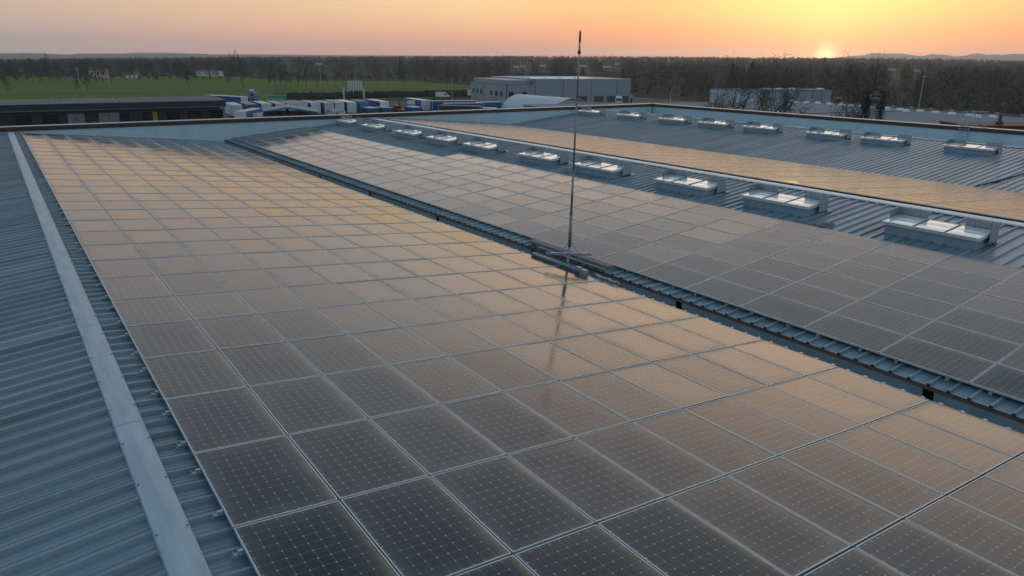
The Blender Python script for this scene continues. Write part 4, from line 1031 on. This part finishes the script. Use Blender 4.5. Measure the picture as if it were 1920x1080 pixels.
# ---- sign gantry, lamp posts, poles
g0 = Vector((113.6, 263.7)); g1 = Vector((123.4, 260.5)); ang = math.atan2(g1.y - g0.y, g1.x - g0.x); wl = (g1 - g0).length * .76
t = thing('display_gantry', 'pale portal frame carrying a row of upright slats at the field edge', 'gantry', (g0.x, g0.y, GZ), ang)
for x in (0, wl):
    b = MB(); b.box(x - .32, x + .32, -.25, .25, 0, 4.6); b.build('post', M['offwhite'], t)
b = MB(); b.box(-.32, wl + .32, -.2, .2, 4.601, 4.95); b.build('crossbeam', M['greyclad'], t)
for i in range(9):
    b = MB(); x = wl * .24 + i * wl * .085; b.box(x - .16, x + .16, -.3, -.21, 3.3 + .25 * (i % 3), 7.2 + .4 * (i % 2)); b.build('slat', M['white'], t)
def pole(x, y, z, h, label, name='pole', cat='pole', r=.09, heads=None, m='greyclad'):
    t = thing(name, label, cat, (x, y, z))
    b = MB(); b.tube([(0, 0, 0), (0, 0, h * .5), (0, 0, h)], [r * 1.4, r, r * .6], 8); b.build('shaft', M[m], t, True)
    if heads == 'lamp':
        b = MB(); b.tube([(-1.0, 0, h - .05), (1.0, 0, h - .05)], .05, 6); b.build('cross_arm', M[m], t)
        for q in (-1.3, -.55, .3):
            b = MB(); b.hexa([(q, -.35, h - .35), (q + .6, -.35, h - .35), (q + .6, .3, h - .1), (q, .3, h - .1), (q + .05, -.45, h + .15), (q + .55, -.45, h + .15), (q + .5, .25, h + .25), (q + .1, .25, h + .25)]); b.build('lamp_head', M['offwhite'], t)
    if heads == 'cross':
        b = MB(); b.tube([(-.9, 0, h - .5), (.9, 0, h - .5)], .07, 6); b.build('cross_arm', M[m], t)
        for q in (-.8, 0, .8):
            b = MB(); b.tube([(q, 0, h - .5), (q, 0, h - .1)], .05, 6); b.build('insulator', M['chassis'], t)
    return t
pole(106.9, 270.0, GZ, 13.5, 'tall floodlight mast with pale lamp heads behind the lorry yard', 'floodlight_mast', 'lamp post', .13, 'lamp')
pole(120.2, 191.7, GZ, 10.6, 'thin plain pole rising between the blue trailers', r=.10)
pole(28.9, 322.5, GZ, 11.2, 'wooden power pole with a cross arm in the field beside the tree pair', 'power_pole', 'power pole', .14, 'cross')
pole(39.3, 322.6, GZ, 7.2, 'shorter plain pole in the field right of the power pole', r=.11)
pole(124.2, 102.7, GZ, 9.8, 'small thin pole standing behind the parapet corner', r=.08)
pole(146.0, 58.5, GZ, 14, 'thin pole with a flat cross bar behind the rooflights', 'lamp_post', 'lamp post', .10, 'cross')

# ---- grey hall with blue trim
KX, KY = 145.8, 197.9
t = thing('grey_hall', 'large grey clad hall with blue trims, small square windows and loading doors', 'building', (KX, KY, GZ), math.atan2(-.215, .977))
# local: x along the long facade, y to the back
b = MB(); b.box(0, 10.4, 0, 36, 0, 7.4); b.build('office_wall', M['greyclad'], t)
b = MB(); b.box(-.05, 10.4, -.05, 36.1, 7.401, 7.55); b.build('office_roof', M['greyclad2'], t)
b = MB(); b.box(.5, 10.4, 2.0, 34, 7.551, 9.0); b.build('upper_storey', M['greyclad'], t)
b = MB(); b.box(10.41, 50.5, 0, 40, 0, 9.35); b.build('hall_wall', M['greyclad'], t)
b = MB(); b.box(10.35, 50.6, -.06, 40, 9.351, 9.5); b.build('hall_roof', M['greyroof'], t)
b = MB()
for i in range(4):
    x = 11 + i * 6.1; b.ring([[(x, 3, 9.501), (x, 5, 9.9), (x, 7, 9.501)], [(x + 5.2, 3, 9.501), (x + 5.2, 5, 9.9), (x + 5.2, 7, 9.501)]])
b.build('rooflight', M['dome'], t)
for x in (11.1, 22.3, 33.7, 44.6):
    b = MB(); b.box(x - .1, x + .1, -.09, -.061, 0, 9.2); b.build('downpipe', M['greyclad2'], t)
b = MB(); b.box(-.08, .22, -.12, -.055, 0, 7.6); b.build('corner_trim', M['bluetrim'], t)
b = MB(); b.box(10.1, 10.4, -.15, -.055, 7.56, 9.2); b.build('corner_trim', M['bluetrim'], t)
for y in (7.5, 21.5, 30.5):
    b = MB(); b.box(-.09, -.055, y - .1, y + .1, 0, 7.3); b.build('panel_joint', M['greyclad2'], t)
for y in (4.4, 9.2, 14.0, 24.2, 28.4, 33.0):
    b = MB(); b.box(-.07, -.002, y - .8, y + .8, 3.4, 5.1); w_ = b.build('window', M['glassdark'], t)
    b = MB(); b.box(-.09, -.0705, y - .06, y + .06, 3.4, 5.1); b.build('mullion', M['greyclad2'], w_)
for x in (1.9, 7.0):
    b = MB(); b.box(x - .9, x + .9, -.07, -.002, 3.4, 5.1); b.build('window', M['glassdark'], t)
for x, wd in ((29.8, 3.6), (36.8, 3.4), (42.4, 3.6), (47.6, 3.6)):
    b = MB(); b.box(x - wd / 2, x + wd / 2, -.08, -.002, 0, 3.4); d = b.build('loading_door', M['doorgrey'], t)
    b = MB(); b.box(x + wd / 2 + .002, x + wd / 2 + .45, -.14, -.002, 0, 3.5); b.build('door_frame', M['bluetrim'], t)
    for i in range(3):
        pass
b = MB(); b.box(50.61, 52.2, .6, 4, 0, 3.9); b.build('annex_wall', M['greyclad'], t)
b = MB(); b.box(50.9, 51.9, .52, .598, 0, 2.6); b.build('annex_door', M['bluetrim'], t)
wv = Vector((.215, .977, 0)); uv_ = Vector((.977, -.215, 0))
q = Vector((KX, KY, 0)) + uv_ * 41.9 - wv * 6
tractor(q.x, q.y, 'white lorry cab in front of a loading door of the grey hall', 'white', R(-45), 3.2)

# ---- white barrel tent
t = thing('barrel_tent', 'long white barrel vaulted storage tent in front of the grey hall', 'tent', (134.5, 148.5, GZ), 0)
b = MB(); n = 20; L = 26; rw_, rh_ = 7.2, 5.55
def arch(y, s=1.0): return [(-math.cos(math.pi * i / n) * rw_ * s, y, math.sin(math.pi * i / n) * rh_ * s) for i in range(n + 1)]
NS = 13; rows = [arch(L * j / NS, 1 - .004 * (j % 2)) for j in range(NS + 1)]
for r in rows: b.v += r
for j in range(NS):
    for i in range(n): a = j * (n + 1) + i; b.f.append((a, a + 1, a + n + 2, a + n + 1))
b.build('cover', M['tent'], t, True)
b = MB(); r0 = arch(.6, .985); b.v += r0 + [(0, .6, 0)]; b.f += [(i, i + 1, n + 1) for i in range(n)]; b.build('end_wall', M['tentin'], t)
b = MB(); b.tube(arch(.0), .11, 6); b.build('front_rib', M['offwhite'], t)
b = MB(); b.v += [tuple(Vector(q) + Vector((0, L - .3, 0))) for q in arch(0, .985)] + [(0, L - .3, 0)]; b.f += [(i + 1, i, n + 1) for i in range(n)]; b.build('back_wall', M['tent'], t)
# low dark roofed building before the tent
t = thing('low_dark_building', 'low building with a dark grey flat roof right of the white tent', 'building', (130.5, 147.2, GZ), math.atan2(-.8, .6))
b = MB(); b.box(0, 24, -15, 0, 0, 4.2); b.build('wall', M['greyside'], t)
b = MB(); b.hexa([(-.3, -15.3, 4.201), (24.3, -15.3, 4.201), (24.3, .3, 4.201), (-.3, .3, 4.201), (-.3, -15.3, 4.32), (24.3, -15.3, 4.32), (24.3, .3, 4.9), (-.3, .3, 4.9)]); b.build('roof', M['slab'], t)

# ---- flat roofed works on the right, its rooflights, the higher wall behind
t = thing('flat_roof_works', 'wide flat roofed works with rows of small white rooflights behind the right parapet', 'building', (147.2, 81.0, GZ), math.atan2(-.215, .977))
b = MB(); b.box(-68, 0, -62, 6, 0, 7.45); b.build('wall', M['greyclad'], t)
b = MB(); b.box(-68.2, .2, -62.2, 6.2, 7.451, 7.6); b.build('roof', M['flatroof'], t)
b = MB(); b.box(-.1, .22, -62.3, 6.3, 7.6, 7.85); b.box(-68.3, -.101, -28.2, -27.9, 7.601, 7.72); b.build('roof_edge', M['greyclad2'], t)
inv = Matrix.Rotation(-math.atan2(-.215, .977), 3, 'Z')
DM = [(140.7, 74.0), (139.5, 70.6), (138.9, 68.3), (138.4, 66.3), (137.5, 63.2), (136.7, 59.8), (135.5, 56.8), (132.9, 54.4), (134.8, 52.8), (133.6, 49.6), (133.1, 46.7), (131.9, 43.5), (129.7, 41.3), (131.7, 39.8), (143.4, 84.6), (139.9, 81.6), (141.3, 79.7), (141.6, 77.2)]
for i, (x, y) in enumerate(DM):
    v = inv @ Vector((x - 147.2, y - 81.0, 0))
    b = MB(); b.ring([[(v.x - .4, v.y - .55, 7.61), (v.x + .4, v.y - .55, 7.61), (v.x + .4, v.y + .55, 7.61), (v.x - .4, v.y + .55, 7.61)], [(v.x - .36, v.y - .5, 7.85), (v.x + .36, v.y - .5, 7.85), (v.x + .36, v.y + .5, 7.85), (v.x - .36, v.y + .5, 7.85)], [(v.x - .3, v.y - .5, 8.02), (v.x + .3, v.y - .5, 8.02), (v.x + .3, v.y + .5, 8.02), (v.x - .3, v.y + .5, 8.02)]])
    b.build('rooflight', M['dome'], t, False)
for i in range(16):      # vents along the back edge
    y = 4 - i * 4.1; b = MB(); b.tube([(-1.5, y, 7.61), (-1.5, y, 8.0)], .16, 8); b.tube([(-1.5, y, 7.98), (-1.5, y, 8.16)], .30, 8); b.build('roof_vent', M['greyclad'], t)
t = thing('blue_grey_works', 'blue grey walled works hall behind the three big bare trees', 'building', (146.6, 104.7, GZ), math.atan2(-.357, .934))
b = MB(); b.box(0, 29.8, 0, 8, 0, 9.2); b.build('wall', M['greyclad'], t)
b = MB(); b.box(-.1, 29.9, -.1, 8.1, 9.201, 9.35); b.build('roof', M['flatroof'], t)
b = MB(); b.box(-.12, 9, -.12, -.002, 0, 9.15); b.box(-.12, -.002, -.002, 8, 0, 9.15); b.build('pale_wall', M['wall'], t)
for x in (13.5, 16.5, 20, 24.2, 27):
    b = MB(); b.box(x - .1, x + .1, -.06, -.002, 0, 9.1); b.build('downpipe', M['greyclad2'], t)
for x in (12, 15.5, 19, 27.5):
    b = MB(); b.box(x - .7, x + .7, 1.0, 2.2, 9.351, 9.7); b.build('rooflight', M['dome'], t)
# red brown plant housing with a cowl beyond the ladder
t = thing('red_brown_plant_housing', 'red brown clad plant housing with a dark cowl behind the ladder', 'building', (75.6, 20.2, GZ), math.atan2(-2.9, 4.0))
b = MB(); b.box(0, 9, 0, 5, 0, 10.1); b.build('wall', M['brick'], t)
b = MB(); b.box(-.1, 9.1, -.1, 5.1, 10.101, 10.2); b.build('roof_cladding', M['brick'], t)
b = MB()
for i in range(5): b.box(-.16, -.11, .2 + i * .4, .26 + i * .4, 9.2, 10.75)
b.build('post_row', M['offwhite'], t)
b = MB(); b.tube([(3.6, 1.2, 10.2), (3.6, 1.2, 10.45), (3.6, 1.2, 10.55), (3.6, 1.2, 11.15)], [.36, .36, .18, .12], 10); b.build('cowl', M['brick'], t)

# ------------------------------------------------------------------ haze
hz = MB(); hz.box(-9500, 9500, -9500, 9500, -120, 175)
hm = bpy.data.materials.new('haze'); hm.use_nodes = True; nt = hm.node_tree; nt.nodes.remove(nt.nodes['Principled BSDF'])
pv = nt.nodes.new('ShaderNodeVolumePrincipled'); pv.inputs['Color'].default_value = (.76, .89, 1, 1); pv.inputs['Density'].default_value = 1.4e-4; pv.inputs['Anisotropy'].default_value = .72
nt.links.new(pv.outputs[0], nt.nodes['Material Output'].inputs['Volume'])
if HAZE: tag(hz.build('haze', hm), 'thin evening haze over the whole plain', 'haze', None, 'stuff')
